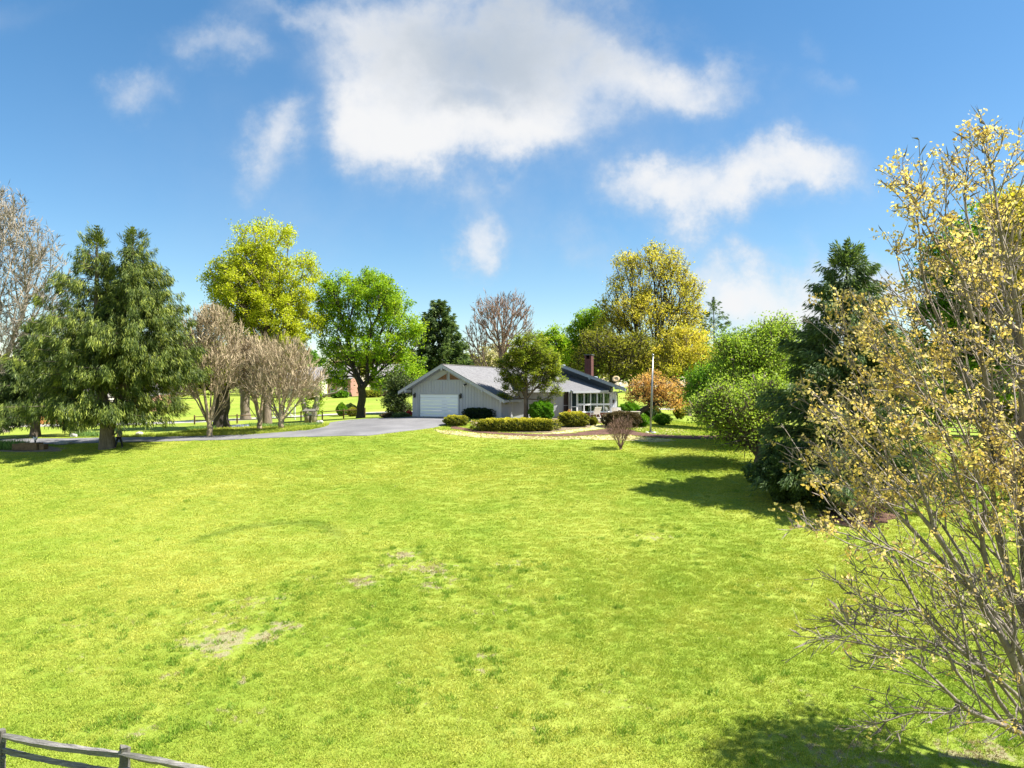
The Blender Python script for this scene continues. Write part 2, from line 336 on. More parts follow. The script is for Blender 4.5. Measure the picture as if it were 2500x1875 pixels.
# ---- lawn colour field, shared by the soil sheet and the grass blades (world position)
BARE = [(545,1565,80,45,1.0),(640,1555,50,22,1.0),(470,1570,60,30,.7),(690,1530,60,20,.8),(540,1600,40,25,.8),(620,1470,90,25,.55),(560,1510,150,40,.45),(690,1460,40,20,.6),
        (980,1355,50,14,.9),(1000,1385,120,30,.55),(1060,1390,60,24,.75),(880,1420,70,25,.7),(1100,1415,50,20,.5),(1250,1380,60,18,.5),(1050,1430,60,20,.6),(760,1410,60,16,.4),
        (1180,1640,50,25,.5),(1180,1600,50,14,.5),(1000,1670,50,25,.4),(1320,1770,60,25,.45),(1030,1720,50,15,.4),(420,1650,60,20,.5),(590,1660,30,20,.6),(130,1540,100,30,.35),(1600,1310,90,16,.5),(1230,1450,200,60,.25),(300,1520,160,40,.35),(200,1620,150,50,.32),(560,1750,200,50,.34),(330,1790,90,25,.5),(820,1560,120,60,.3),(1500,1700,160,60,.3),(1150,1500,180,50,.3),
        (2050,1850,260,90,.55),(2400,1840,150,60,.75),(1950,1700,200,60,.3),(300,1790,120,25,.3),(1880,1430,120,30,.3)]
# ---------------------------------------------------------------- terrain
CP = np.array([(-90,-40,-9.5),(0,-40,-10.2),(90,-40,-9.5),(-50,2,-9.4),(0,0,-9.9),(50,2,-9.5),(-25,16,-9.05),(0,16,-8.85),(12,16,-9.0),(32,16,-9.2),
 (-12,15.5,-9.05),(0,27,-7.35),(-22,27,-7.6),(20,27,-7.4),(0,36,-6.05),(-25,40,-6.7),(25,40,-5.7),(13,36,-5.95),(-50,38,-7.6),(50,40,-6.0),
 (0,48,-4.45),(9,48,-4.4),(0,54,-3.6),(-12,53,-3.9),(-20,50,-4.9),(-33,57,-5.05),(-24,59,-4.5),(-9.4,65,-2.8),(-5,62,-2.85),(0,63,-2.9),(0,60,-3.0),(10,65,-3.05),(10,53,-3.55),(17,56,-3.7),
 (-8,60.5,-2.95),(-16,64,-3.35),(-22,67,-3.95),(-46,63,-4.95),(-46,69,-4.8),(-50,86,-4.8),(-34,80,-4.5),(-17,78,-3.5),(-27,75,-4.1),(-20,100,-3.75),(-12,100,-3.6),
 (-20,140,-2.3),(-60,140,-3.6),(-20,200,-1.9),(20,75,-3.5),(34,70,-4.4),(30,110,-3.1),(0,120,-3.0),(60,120,-3.4),(100,60,-6),(-100,60,-6),(-110,120,-5.2),
 (150,250,-2),(-150,250,-2.2),(0,300,-1.4),(300,420,-1),(-300,420,-1),(0,520,-0.5),(-250,0,-9),(250,0,-9),(-300,150,-5),(300,150,-5)], float)
def tps_fit(C, lam=0.02):
    X = C[:, :2]/50.0; n = len(X)
    r2 = ((X[:,None]-X[None])**2).sum(-1); K = np.where(r2 > 0, r2*np.log(r2+1e-12), 0)*.5+lam*np.eye(n)*.2
    P = np.hstack([np.ones((n,1)), X]); A = np.block([[K, P], [P.T, np.zeros((3,3))]])
    return X, np.linalg.solve(A, np.concatenate([C[:,2], np.zeros(3)]))
TX, TW = tps_fit(CP)
def terr(x, y):
    x = np.asarray(x, float); y = np.asarray(y, float); shp = np.broadcast(x, y).shape
    q = np.stack([np.broadcast_to(x, shp).ravel(), np.broadcast_to(y, shp).ravel()], 1)/50.0
    out = np.empty(len(q))
    for i in range(0, len(q), 20000):
        r2 = ((q[i:i+20000,None]-TX[None])**2).sum(-1)
        out[i:i+20000] = (np.where(r2 > 0, r2*np.log(r2+1e-12), 0)*.5)@TW[:-3]+TW[-3]+q[i:i+20000]@TW[-2:]
    xs, ys = q[:,0]*50, q[:,1]*50
    out += .05*np.sin(xs*.35+1.3*np.sin(ys*.21))*np.sin(ys*.31+.7)*np.clip((58-ys)/20, 0, 1)
    return (out+CZ).reshape(shp)
def tz(x, y): return float(terr(np.array([x]), np.array([y]))[0])
def W3(px, py, d): return Vector(((px-HX)/FPX*d, d, CZ-(py-HY)/FPX*d))
_ds = np.concatenate([np.arange(9, 120, .15), np.arange(120, 400, 1.0)])
def G(px, py):
    """point of the ground seen at a photograph pixel"""
    X = (px-HX)/FPX*_ds; Z = CZ-(py-HY)/FPX*_ds; t = terr(X, _ds)
    i = np.nonzero(Z <= t)[0]
    i = i[0] if len(i) else len(_ds)-1
    a, b = (Z-t)[max(i-1,0)], (Z-t)[i]; d = _ds[i] if i == 0 or a == b else _ds[i-1]+(_ds[i]-_ds[i-1])*a/(a-b)
    x = (px-HX)/FPX*d; return Vector((x, d, tz(x, d)))
def at(px, d):
    x = (px-HX)/FPX*d; return Vector((x, d, tz(x, d)))

def lawn_colour(t):
    g = t.n.new('ShaderNodeNewGeometry'); pos = g.outputs['Position']
    flat = t.vmath('MULTIPLY', pos, (1, 1, 0))
    big = t.noise(flat, .09, 3, .5); mid = t.noise(flat, .55, 4, .6); fine = t.noise(flat, 3.2, 4, .65); spk = t.noise(flat, 22, 2, .7)
    f = t.math('ADD', t.math('ADD', t.math('MULTIPLY', big, .42), t.math('MULTIPLY', mid, .30)), t.math('ADD', t.math('MULTIPLY', fine, .18), t.math('MULTIPLY', spk, .10)))
    c = t.ramp(f, [(.34, (.232,.343,.044)), (.45, (.328,.412,.056)), (.55, (.43,.472,.085)), (.68, (.53,.535,.125))])
    # darker mower arcs and lush spots
    lush = t.smooth(t.noise(t.vmath('MULTIPLY', pos, (.35, .9, 0)), 1.0, 3, .5, 1.2), .60, .76, 0, .22)
    c = t.mix(lush, c, (.075,.20,.012))
    for (px, py, rx, ry, wd) in [(640,1330,190,55,.20)]:
        p = G(px, py); r1 = rx/FPX*p.y; r2 = abs((G(px, py-ry)-G(px, py+ry)).y)/2
        L = t.vmath('LENGTH', t.vmath('MULTIPLY', t.vmath('SUBTRACT', flat, (p.x, p.y, 0)), (1/r1, 1/r2, 0)), out=1)
        ring = t.smooth(t.math('ABSOLUTE', t.math('SUBTRACT', t.math('ADD', L, t.math('MULTIPLY', mid, .3)), 1.12)), wd, 0)
        sep = t.n.new('ShaderNodeSeparateXYZ'); t.l.new(flat, sep.inputs[0])
        c = t.mix(t.math('MULTIPLY', t.math('MULTIPLY', ring, .38), t.smooth(sep.outputs[1], p.y-.5, p.y+1.5)), c, (.06,.14,.012))
    # bare, straw-coloured spots
    mk = None
    for (px, py, rx, ry, st) in BARE:
        p = G(px, py); r1 = rx/FPX*p.y; r2 = max(.25, abs((G(px, py-ry)-G(px, py+ry)).y)/2)
        L = t.vmath('LENGTH', t.vmath('MULTIPLY', t.vmath('SUBTRACT', flat, (p.x, p.y, 0)), (1/r1, 1/r2, 0)), out=1)
        q = t.smooth(L, 1.5, 0.0, 0, st); mk = q if mk is None else t.math('MAXIMUM', mk, q)
    pn = t.noise(flat, 2.9, 6, .70, .4)
    thr = t.math('ADD', t.math('MULTIPLY', mk, .36), pn)
    bare = t.smooth(thr, .66, .80, 0, .85)
    spots = t.smooth(t.noise(flat, 1.7, 5, .68), .655, .73, 0, .5)
    bare = t.math('MAXIMUM', bare, spots)
    # strip of fallen yellow petals and dry thatch along the bed
    straw = t.ramp(spk, [(.3, (.30,.24,.14)), (.7, (.56,.48,.33))])
    return t.mix(bare, c, straw), pos, fine
def mat_ground():
    m, t, out = new_mat('lawn_turf'); c, pos, fine = lawn_colour(t)
    p = t.n.new('ShaderNodeBsdfPrincipled'); t.l.new(t.vmath('MULTIPLY', c, (.60, .64, .58)), p.inputs['Base Color']); p.inputs['Roughness'].default_value = .95; p.inputs['Specular IOR Level'].default_value = .1
    b = t.n.new('ShaderNodeBump'); b.inputs['Strength'].default_value = .8; b.inputs['Distance'].default_value = .05
    t.l.new(t.noise(pos, 18, 4, .7), b.inputs['Height']); t.l.new(b.outputs[0], p.inputs['Normal']); t.l.new(p.outputs[0], out.inputs[0]); return m
def mat_blade(name, pale=False):
    m, t, out = new_mat(name)
    if pale:
        g = t.n.new('ShaderNodeNewGeometry'); n_ = t.noise(g.outputs['Position'], 9, 3, .7)
        c = t.ramp(n_, [(.35, (.16,.24,.03)), (.5, (.46,.40,.20)), (.65, (.72,.64,.46))])
    else:
        c, pos, fine = lawn_colour(t)
        c2 = t.noise(pos, 34, 3, .7); c = t.vmath('MULTIPLY', c, t.ramp(c2, [(.30, (.70,.76,.6)), (.5, (1.2,1.16,1.2)), (.70, (2.0,1.8,2.9))]))
    p = t.n.new('ShaderNodeBsdfDiffuse'); t.l.new(c, p.inputs[0])
    tr = t.n.new('ShaderNodeBsdfTranslucent'); t.l.new(t.vmath('MULTIPLY', c, (1.1, 1.1, .7)), tr.inputs[0])
    mx = t.n.new('ShaderNodeMixShader'); mx.inputs[0].default_value = .5
    t.l.new(p.outputs[0], mx.inputs[1]); t.l.new(tr.outputs[0], mx.inputs[2]); t.l.new(mx.outputs[0], out.inputs[0]); return m
M['ground'] = mat_ground(); M['blade'] = mat_blade('grass_blade'); M['petal_strip'] = mat_blade('fallen_petals', True)

gx = np.unique(np.concatenate([np.arange(-44, 44.1, .6), np.arange(-80, 80.1, 2.0), np.arange(-400, 401, 20.0), np.arange(-2000, 2001, 200)]))
gy = np.unique(np.concatenate([np.arange(8, 76, .6), np.arange(-30, 130, 2.0), np.arange(-100, 601, 15.0), np.arange(600, 2601, 200)]))
GX, GY = np.meshgrid(gx, gy)
cl = np.clip(GX, -320, 320), np.clip(GY, -80, 560)
GZ = terr(*cl)
nx, ny = len(gx), len(gy); idx = np.arange(nx*ny).reshape(ny, nx)
F = np.stack([idx[:-1,:-1], idx[:-1,1:], idx[1:,1:], idx[1:,:-1]], -1).reshape(-1, 4)
ground = link_mesh('ground', np_mesh('ground', np.stack([GX, GY, GZ], -1).reshape(-1, 3), F, smooth=True), M['ground']); tag(ground, kind='structure')
def gmesh_z(x, y):
    """height of the ground sheet itself (bilinear on its grid)"""
    x = np.asarray(x, float); y = np.asarray(y, float)
    i = np.clip(np.searchsorted(gx, x)-1, 0, nx-2); j = np.clip(np.searchsorted(gy, y)-1, 0, ny-2)
    a = (x-gx[i])/(gx[i+1]-gx[i]); b = (y-gy[j])/(gy[j+1]-gy[j])
    return (GZ[j,i]*(1-a)*(1-b)+GZ[j,i+1]*a*(1-b)+GZ[j+1,i]*(1-a)*b+GZ[j+1,i+1]*a*b)
def inpoly(x, y, poly):
    ins = np.zeros(len(x), bool); n = len(poly)
    for i in range(n):
        x1, y1 = poly[i]; x2, y2 = poly[(i+1) % n]
        c = ((y1 > y) != (y2 > y)) & (x < (x2-x1)*(y-y1)/((y2-y1)+1e-12)+x1); ins ^= c
    return ins
def densify(poly, step=.6, jit=0.0, seed=1):
    r = random.Random(seed); o = []
    for i in range(len(poly)):
        a, b = Vector(poly[i]), Vector(poly[(i+1) % len(poly)]); n = max(1, int((b-a).length/step))
        for k_ in range(n): o.append(tuple(a.lerp(b, k_/n)+Vector((r.uniform(-jit, jit), r.uniform(-jit, jit)))))
    return o
def drape(name, poly, mat, lift, step=.8, jit=0.0, kind='structure', thick=.12, **kw):
    """a sheet over the ground inside a plan polygon, with a buried skirt"""
    P = densify(poly, step*.7, jit); xs = [p[0] for p in P]; ys = [p[1] for p in P]
    X, Y = np.meshgrid(np.arange(min(xs), max(xs), step), np.arange(min(ys), max(ys), step)); X = X.ravel(); Y = Y.ravel()
    k_ = inpoly(X, Y, P); pts = [Vector(p) for p in P]+[Vector((a, b)) for a, b in zip(X[k_], Y[k_])]
    n = len(P); v, e, f, *_ = mgeo.delaunay_2d_cdt(pts, [(i, (i+1) % n) for i in range(n)], [], 1, 1e-4)
    vx = np.array([p.x for p in v]); vy = np.array([p.y for p in v])
    z = gmesh_z(vx, vy)+lift; mb = MB(); mb.v = [(a, b, c) for a, b, c in zip(vx, vy, z)]
    mb.f = [tuple(q) for q in f]
    # skirt on border edges
    cnt = {}
    for q in f:
        for i in range(len(q)):
            ed = (q[i], q[(i+1) % len(q)]); cnt[ed] = 1
    for (a, b) in list(cnt):
        if (b, a) not in cnt:
            k0 = len(mb.v); mb.v += [(vx[a], vy[a], z[a]-thick), (vx[b], vy[b], z[b]-thick)]; mb.f.append((b, a, k0, k0+1))
    o = mb.build(name, mat); tag(o, kind=kind, **kw); return o
def plan(pts): return [tuple(G(a, b).xy) for a, b in pts]
# ---------------------------------------------------------------- house frame (needed by the driveway)
U2 = Vector((.906, -.423)).normalized(); N2 = Vector((-U2.y*-1*-1, 0))  # placeholder
N2 = Vector((U2.y, -U2.x)).normalized()          # outward normal of the garage front (towards the camera, left)
R2 = -N2                                           # along the garage ridge, away from the camera
O2 = Vector(((1007-HX)/FPX*65.3, 65.3))
ZG = CZ-2.8                                        # garage floor level
def FP(px, py, off=0.0):
    k_ = Vector(((px-HX)/FPX, 1.0)); o = O2+N2*off; t = o.dot(N2)/k_.dot(N2); P = k_*t
    return (P-o).dot(U2), CZ-(py-HY)/FPX*t
def FW(s, w_, z): p = O2+U2*s-N2*w_; return Vector((p.x, p.y, z))    # w_ = distance behind the front
drive_px = [(1084,1038),(1057,1045),(1010,1051),(950,1058),(896,1064.5),(763,1067),(680,1069),(600,1072),(480,1076),(350,1079),(253,1081),(150,1084),(0,1084),(-160,1083),
            (-160,1071),(0,1072),(150,1071),(253,1069),(350,1067.5),(480,1065),(560,1063),(640,1059),(700,1054.5),(760,1049.5),(792,1043),(803,1038),(806,1032),(853,1025.5),(907,1022.5),(960,1020),(1003,1018)]
dp = plan(drive_px); g0 = FW(.2, -.03, 0).xy; g1 = FW(FP(1128,1019)[0], -.03, 0).xy
drive_poly = dp+[tuple(g0), tuple(g1), tuple(G(1146,1030).xy)]
drape('driveway', drive_poly, M['asphalt'], .035, .8)
street_poly = [(-95,84),(-60,85.5),(-46,87),(-30,93),(-20,98),(-6,99.5),(20,99),(60,95),(60,99.5),(20,103.5),(-6,104),(-21,102.5),(-33,97.5),(-48,91.5),(-62,90),(-95,88.5)]
drape('street', street_poly, M['street'], .05, 1.6)
path_px = [(1105,1041),(1180,1052),(1250,1058),(1330,1061),(1400,1058),(1440,1052),(1480,1047.5),(1490,1036),(1440,1031),(1442,1028.5),(1500,1031),(1512,1044),(1560,1055),(1600,1061),(1650,1063.5),(1700,1064),(1760,1064),(1860,1063),
           (1860,1071),(1760,1072),(1690,1072),(1620,1070),(1560,1065),(1520,1059),(1470,1062),(1400,1065),(1330,1066),(1250,1064),(1160,1056),(1098,1046)]
path_poly = plan(path_px)
drape('garden_path', path_poly, M['mulch'], .03, .7, .03)
bed_poly = plan([(1150,1036),(1175,1050),(1260,1056),(1340,1057),(1385,1050),(1440,1044),(1445,1030),(1420,1022),(1230,1022),(1225,1026),(1148,1027)])
drape('hedge_bed', bed_poly, M['soil'], .022, .7, .03)
strip_poly = plan([(1060,1050),(1100,1052),(1180,1060),(1250,1064.5),(1330,1067.5),(1400,1067),(1470,1064),(1520,1061),(1560,1067),(1620,1072),(1650,1076),(1600,1080),(1530,1076),(1440,1073),(1330,1073),(1240,1072),(1150,1067),(1080,1059)])
isle_poly = plan([(1230,1062),(1330,1060.5),(1400,1056),(1440,1050),(1475,1046),(1480,1038),(1440,1034),(1445,1044),(1385,1051),(1340,1058)])
pole_isle = plan([(1520,1046),(1560,1054),(1600,1060),(1650,1062),(1690,1058),(1660,1050),(1600,1046),(1540,1042)])
bank_poly = plan([(290,1068),(400,1062),(500,1052),(600,1046),(700,1045),(780,1043),(800,1037),(792,1043),(760,1049),(700,1054),(640,1058.5),(560,1062.5),(480,1064.5),(350,1067)])
mound_px = [(2000,1262),(2050,1285),(2130,1288),(2190,1262),(2180,1235),(2080,1215),(2010,1235)]
mound_poly = plan(mound_px)
drape('mulch_ring', mound_poly, M['mulch'], .04, .6, .12)
garden_poly = plan([(-40,1102),(60,1104),(150,1102),(165,1094),(100,1088),(0,1087),(-60,1087)])
drape('flower_bed', garden_poly, M['soil'], .02, .6, .04)
# ---------------------------------------------------------------- grass: geometry-node tufts
def grass_tree(name, mat, nblades, h, wdt, size, tilt):
    ng = bpy.data.node_groups.new(name, 'GeometryNodeTree')
    ng.interface.new_socket('Geometry', in_out='INPUT', socket_type='NodeSocketGeometry'); ng.interface.new_socket('Geometry', in_out='OUTPUT', socket_type='NodeSocketGeometry')
    N = ng.nodes.new; L = ng.links.new; gi = N('NodeGroupInput'); go = N('NodeGroupOutput')
    cone = N('GeometryNodeMeshCone'); cone.fill_type = 'NONE'
    for k_, v in (('Vertices', 3), ('Side Segments', 1), ('Radius Top', 0.0005), ('Radius Bottom', wdt), ('Depth', h)): cone.inputs[k_].default_value = v
    sm = N('GeometryNodeSetMaterial'); sm.inputs['Material'].default_value = mat; L(cone.outputs['Mesh'], sm.inputs['Geometry'])
    jn = N('GeometryNodeJoinGeometry')
    for sd in range(4):
        gr = N('GeometryNodeMeshGrid'); gr.inputs['Size X'].default_value = size; gr.inputs['Size Y'].default_value = size; gr.inputs['Vertices X'].default_value = 2; gr.inputs['Vertices Y'].default_value = 2
        ds = N('GeometryNodeDistributePointsOnFaces'); ds.inputs['Density'].default_value = nblades/size**2; ds.inputs['Seed'].default_value = sd*7+3; L(gr.outputs['Mesh'], ds.inputs['Mesh'])
        rv = N('FunctionNodeRandomValue'); rv.data_type = 'FLOAT_VECTOR'; rv.inputs[0].default_value = (-tilt, -tilt, 0); rv.inputs[1].default_value = (tilt, tilt, 6.28); rv.inputs['Seed'].default_value = sd
        rs = N('FunctionNodeRandomValue'); rs.data_type = 'FLOAT'; rs.inputs[2].default_value = .45; rs.inputs[3].default_value = 1.35; rs.inputs['Seed'].default_value = sd+11
        ip = N('GeometryNodeInstanceOnPoints'); L(ds.outputs['Points'], ip.inputs['Points']); L(sm.outputs[0], ip.inputs['Instance']); L(rv.outputs[0], ip.inputs['Rotation']); L(rs.outputs[1], ip.inputs['Scale'])
        rl = N('GeometryNodeRealizeInstances'); L(ip.outputs[0], rl.inputs[0])
        gt = N('GeometryNodeGeometryToInstance'); L(rl.outputs[0], gt.inputs[0]); L(gt.outputs[0], jn.inputs[0])
    ip = N('GeometryNodeInstanceOnPoints'); ip.inputs['Pick Instance'].default_value = True
    L(gi.outputs[0], ip.inputs['Points']); L(jn.outputs[0], ip.inputs['Instance'])
    a = N('GeometryNodeInputNamedAttribute'); a.data_type = 'FLOAT'; a.inputs['Name'].default_value = 'rz'
    cx = N('ShaderNodeCombineXYZ'); L(a.outputs[0], cx.inputs[2]); L(cx.outputs[0], ip.inputs['Rotation'])
    b = N('GeometryNodeInputNamedAttribute'); b.data_type = 'FLOAT'; b.inputs['Name'].default_value = 'sc'; L(b.outputs[0], ip.inputs['Scale'])
    L(ip.outputs[0], go.inputs[0]); return ng
EXC = [drive_poly, path_poly, bed_poly, strip_poly, isle_poly, street_poly, mound_poly, garden_poly]
def grass(name, label, mat, x, y, h, wdt, size, nbl, tilt=.55, s0=.7, s1=1.3, exc=EXC, lift=0.0):
    x = np.asarray(x); y = np.asarray(y); k_ = np.ones(len(x), bool)
    for p in exc: k_ &= ~inpoly(x, y, p)
    x, y = x[k_], y[k_]; z = gmesh_z(x, y)-.01+lift
    me = bpy.data.meshes.new(name); me.vertices.add(len(x)); me.vertices.foreach_set('co', np.stack([x, y, z], 1).astype(np.float32).ravel())
    rg = np.random.default_rng(len(x))
    sc_ = rg.uniform(s0, s1, len(x))
    for (bx0, by0, r1, r2, st) in BARE_W:               # thin, short growth on the worn spots
        L = ((x-bx0)/r1)**2+((y-by0)/r2)**2; sc_ = np.where((L < 1.3) & (rg.uniform(0, 1, len(x)) < st*.6), sc_*.55, sc_)
    for nm, v in (('rz', rg.uniform(0, 6.28, len(x))), ('sc', sc_)):
        a = me.attributes.new(nm, 'FLOAT', 'POINT'); a.data.foreach_set('value', v.astype(np.float32))
    o = link_mesh(name, me, mat); md = o.modifiers.new('tufts', 'NODES'); md.node_group = grass_tree(name+'_nodes', mat, nbl, h, wdt, size, tilt)
    tag(o, label, kind='stuff'); return o
rg = np.random.default_rng(5)
BARE_W = []
for (px, py, rx, ry, st) in BARE:
    p = G(px, py); BARE_W.append((p.x, p.y, rx/FPX*p.y, max(.25, abs((G(px, py-ry)-G(px, py+ry)).y)/2), st))
def scatter(d0, d1, cell, m0=-140, m1=2640):
    """jittered square lattice cut to the strip of lawn in view"""
    x1 = max(abs(m0-HX), abs(m1-HX))/FPX*d1; X, Y = np.meshgrid(np.arange(-x1, x1, cell), np.arange(d0, d1, cell)); X = X+rg.uniform(-.5, .5, X.shape)*cell; Y = Y+rg.uniform(-.5, .5, Y.shape)*cell
    X, Y = X.ravel(), Y.ravel(); px = HX+X/Y*FPX; k_ = (px > m0) & (px < m1); return X[k_], Y[k_]
def band(x, y, a0, a1, b0, b1):
    k_ = rg.uniform(0, 1, len(x)) < np.minimum(np.clip((y-a0)/(a1-a0), 0, 1), np.clip((b1-y)/(b1-b0), 0, 1)); return x[k_], y[k_]
x, y = band(*scatter(13.5, 31, .20), 12, 13, 23, 31); grass('lawn_grass', 'short bright green lawn grass in the foreground', M['blade'], x, y, .062, .0085, .36, 85, .95)
x, y = band(*scatter(22, 50, .30), 22, 27, 38, 50); grass('lawn_grass', 'short bright green lawn grass on the middle of the slope', M['blade'], x, y, .060, .012, .52, 80, .95)
x, y = band(*scatter(37, 66, .42), 37, 43, 90, 91); grass('lawn_grass', 'short green lawn grass on the upper slope by the drive', M['blade'], x, y, .06, .019, .74, 80, .95)
cx_, cy_ = [], []
for (bx0, by0, r1, r2, st) in BARE_W:
    n = int(10+r1*8); a = rg.uniform(0, 6.28, n); q = rg.uniform(.5, 1.7, n); cx_ += list(bx0+np.cos(a)*q*r1); cy_ += list(by0+np.sin(a)*q*r2)
x, y = scatter(14, 40, 1.7); k_ = rg.uniform(0, 1, len(x)) < .3; cx_ = np.concatenate([cx_, x[k_]]); cy_ = np.concatenate([cy_, y[k_]])
grass('grass_clumps', 'taller darker green grass clumps scattered over the lawn and round the worn spots', M['blade_rank'], cx_, cy_, .105, .009, .26, 40, .75, .5, 1.5)
def in_poly_pts(poly, per_m2, seed=0):
    r = np.random.default_rng(seed); xs = [p[0] for p in poly]; ys = [p[1] for p in poly]
    n = int((max(xs)-min(xs))*(max(ys)-min(ys))*per_m2); X = r.uniform(min(xs), max(xs), n); Y = r.uniform(min(ys), max(ys), n)
    k_ = inpoly(X, Y, poly); return X[k_], Y[k_]
def petals(name, label, polys, per, size, seed):
    X, Y = np.concatenate([np.array(in_poly_pts(p_, per, seed+i)) for i, p_ in enumerate(polys)], 1); r = np.random.default_rng(seed); n = len(X); Z = gmesh_z(X, Y)+r.uniform(.02, .09, n)
    a = r.uniform(0, 6.28, n); s_ = size*r.uniform(.5, 1.5, n); ex = np.stack([np.cos(a), np.sin(a), r.normal(0, .3, n)], 1)*s_[:,None]; ey = np.stack([-np.sin(a), np.cos(a), r.normal(0, .3, n)], 1)*s_[:,None]*.6
    c = np.stack([X, Y, Z], 1); V_ = np.stack([c-ex, c-ey, c+ex, c+ey], 1).reshape(-1, 3); F_ = np.arange(4*n).reshape(n, 4)
    o = link_mesh(name, np_mesh(name, V_, F_, np.repeat(r.uniform(0, 1, n), 4)), M['petal_pale']); tag(o, label, kind='stuff')
petals('fallen_petals', 'pale straw and petals strewn along the garden path', [strip_poly], 120, .06, 1)
drape('thatch_strip', strip_poly, M['thatch'], .024, .6, .08)
drape('thatch_strip', isle_poly, M['thatch'], .021, .6, .08)
petals('fallen_petals', 'pale petals strewn around the flagpole and box hedge', [isle_poly, pole_isle], 40, .05, 2)
X, Y = in_poly_pts(bank_poly, 12, 3)
grass('ground_cover', 'rough green ground cover on the bank beside the drive', M['blade'], X, Y, .26, .02, .5, 50, .8, exc=[drive_poly])
# ---------------------------------------------------------------- trees
def tubes_np(P0, P1, r0, r1, k):
    n = len(P0); t = P1-P0; t /= np.linalg.norm(t, axis=1, keepdims=True)+1e-9
    ref = np.where(np.abs(t[:,2:3]) > .9, np.array([[1.,0,0]]), np.array([[0,0,1.]])); a = np.cross(t, ref); a /= np.linalg.norm(a, axis=1, keepdims=True)+1e-9
    c = np.cross(t, a); an = np.arange(k)*2*np.pi/k
    dirs = a[:,None]*np.cos(an)[None,:,None]+c[:,None]*np.sin(an)[None,:,None]
    V_ = np.concatenate([P0[:,None]+dirs*r0[:,None,None], P1[:,None]+dirs*r1[:,None,None]], 1).reshape(-1, 3)
    b = np.arange(n)[:,None]*2*k; j = np.arange(k)[None]; j2 = (j+1) % k
    return V_, np.stack([b+j, b+j2, b+k+j2, b+k+j], -1).reshape(-1, 4)
class Acc:
    def __init__(s): s.v = []; s.f = []; s.t = []; s.m = []; s.n = 0
    def add(s, V_, F_, tint=None, mi=0):
        s.v.append(V_); s.f.append(F_+s.n); s.n += len(V_); s.t.append(np.zeros(len(V_)) if tint is None else tint); s.m.append(np.full(len(F_), mi))
    def mesh(s, name, smooth=False): return np_mesh(name, np.concatenate(s.v), np.concatenate(s.f), np.concatenate(s.t), smooth, np.concatenate(s.m))
def grow(rng, trunk, pts, alpha=.35, beta=.6, ref=None, minnode=0):
    """join every point to the nearest already joined one, preferring short, straight ways back to the root"""
    n0 = len(trunk); n = n0+len(pts); P = np.zeros((n, 3)); par = np.full(n, -1); Lp = np.zeros(n); D = np.zeros((n, 3))
    P[:n0] = trunk; par[1:n0] = np.arange(n0-1)
    for i in range(1, n0): Lp[i] = Lp[i-1]+np.linalg.norm(P[i]-P[i-1]); D[i] = (P[i]-P[i-1])/(np.linalg.norm(P[i]-P[i-1])+1e-9)
    D[0] = D[1] if n0 > 1 else (0,0,1)
    ref = trunk[min(minnode+1, n0-1)] if ref is None else ref
    o = np.argsort(np.linalg.norm(pts[:,None]-trunk[None,minnode:n0], axis=2).min(1) if n0-minnode > 2 else np.linalg.norm(pts-ref, axis=1)); pts = pts[o]
    for i, p in enumerate(pts):
        m = n0+i; v = p-P[minnode:m]; d = np.sqrt((v*v).sum(1))+1e-6
        cost = d+alpha*Lp[minnode:m]+beta*d*(1-(v*D[minnode:m]).sum(1)/d)
        j = minnode+int(np.argmin(cost)); P[m] = p; par[m] = j; dd = np.linalg.norm(p-P[j]); Lp[m] = Lp[j]+dd; D[m] = (p-P[j])/(dd+1e-6)*.7+D[j]*.3; D[m] /= np.linalg.norm(D[m])+1e-6
    return P, par
def radii(P, par, trunk_r, e=2.2, rtip=.01):
    n = len(P); a = np.zeros(n); ch = np.zeros(n, int)
    for i in range(n-1, 0, -1):
        if ch[i] == 0: a[i] = 1.0
        a[par[i]] += a[i]; ch[par[i]] += 1
    a[0] = max(a[0], 1); r = trunk_r*(a/a[0])**(1/e); return np.maximum(r, rtip), ch
def relax(P, par, r, n0, it=2):
    big = np.full(len(P), -1); best = np.zeros(len(P))
    for i in range(len(P)-1, 0, -1):
        if r[i] > best[par[i]]: best[par[i]] = r[i]; big[par[i]] = i
    k = (big >= 0) & (np.arange(len(P)) >= n0)
    for _ in range(it): P[k] = P[k]*.4+.3*P[par[k]]+.3*P[big[k]]
    return P
def wood_acc(acc, P, par, r, mi=0, wob=0.0, rng=None):
    i = np.arange(1, len(P)); p0 = P[par[i]]; p1 = P[i]; rr0 = np.minimum(r[par[i]], r[i]*1.55); rr1 = r[i]
    ext = (p1-p0)/(np.linalg.norm(p1-p0, axis=1, keepdims=True)+1e-9)*rr1[:,None]*.35
    for lo, hi, k in ((0, .022, 3), (.022, .09, 5), (.09, 9, 10)):
        q = (rr1 >= lo) & (rr1 < hi)
        if q.any(): acc.add(*tubes_np(p0[q]-ext[q]*.5, p1[q]+ext[q], rr0[q], rr1[q], k), mi=mi)
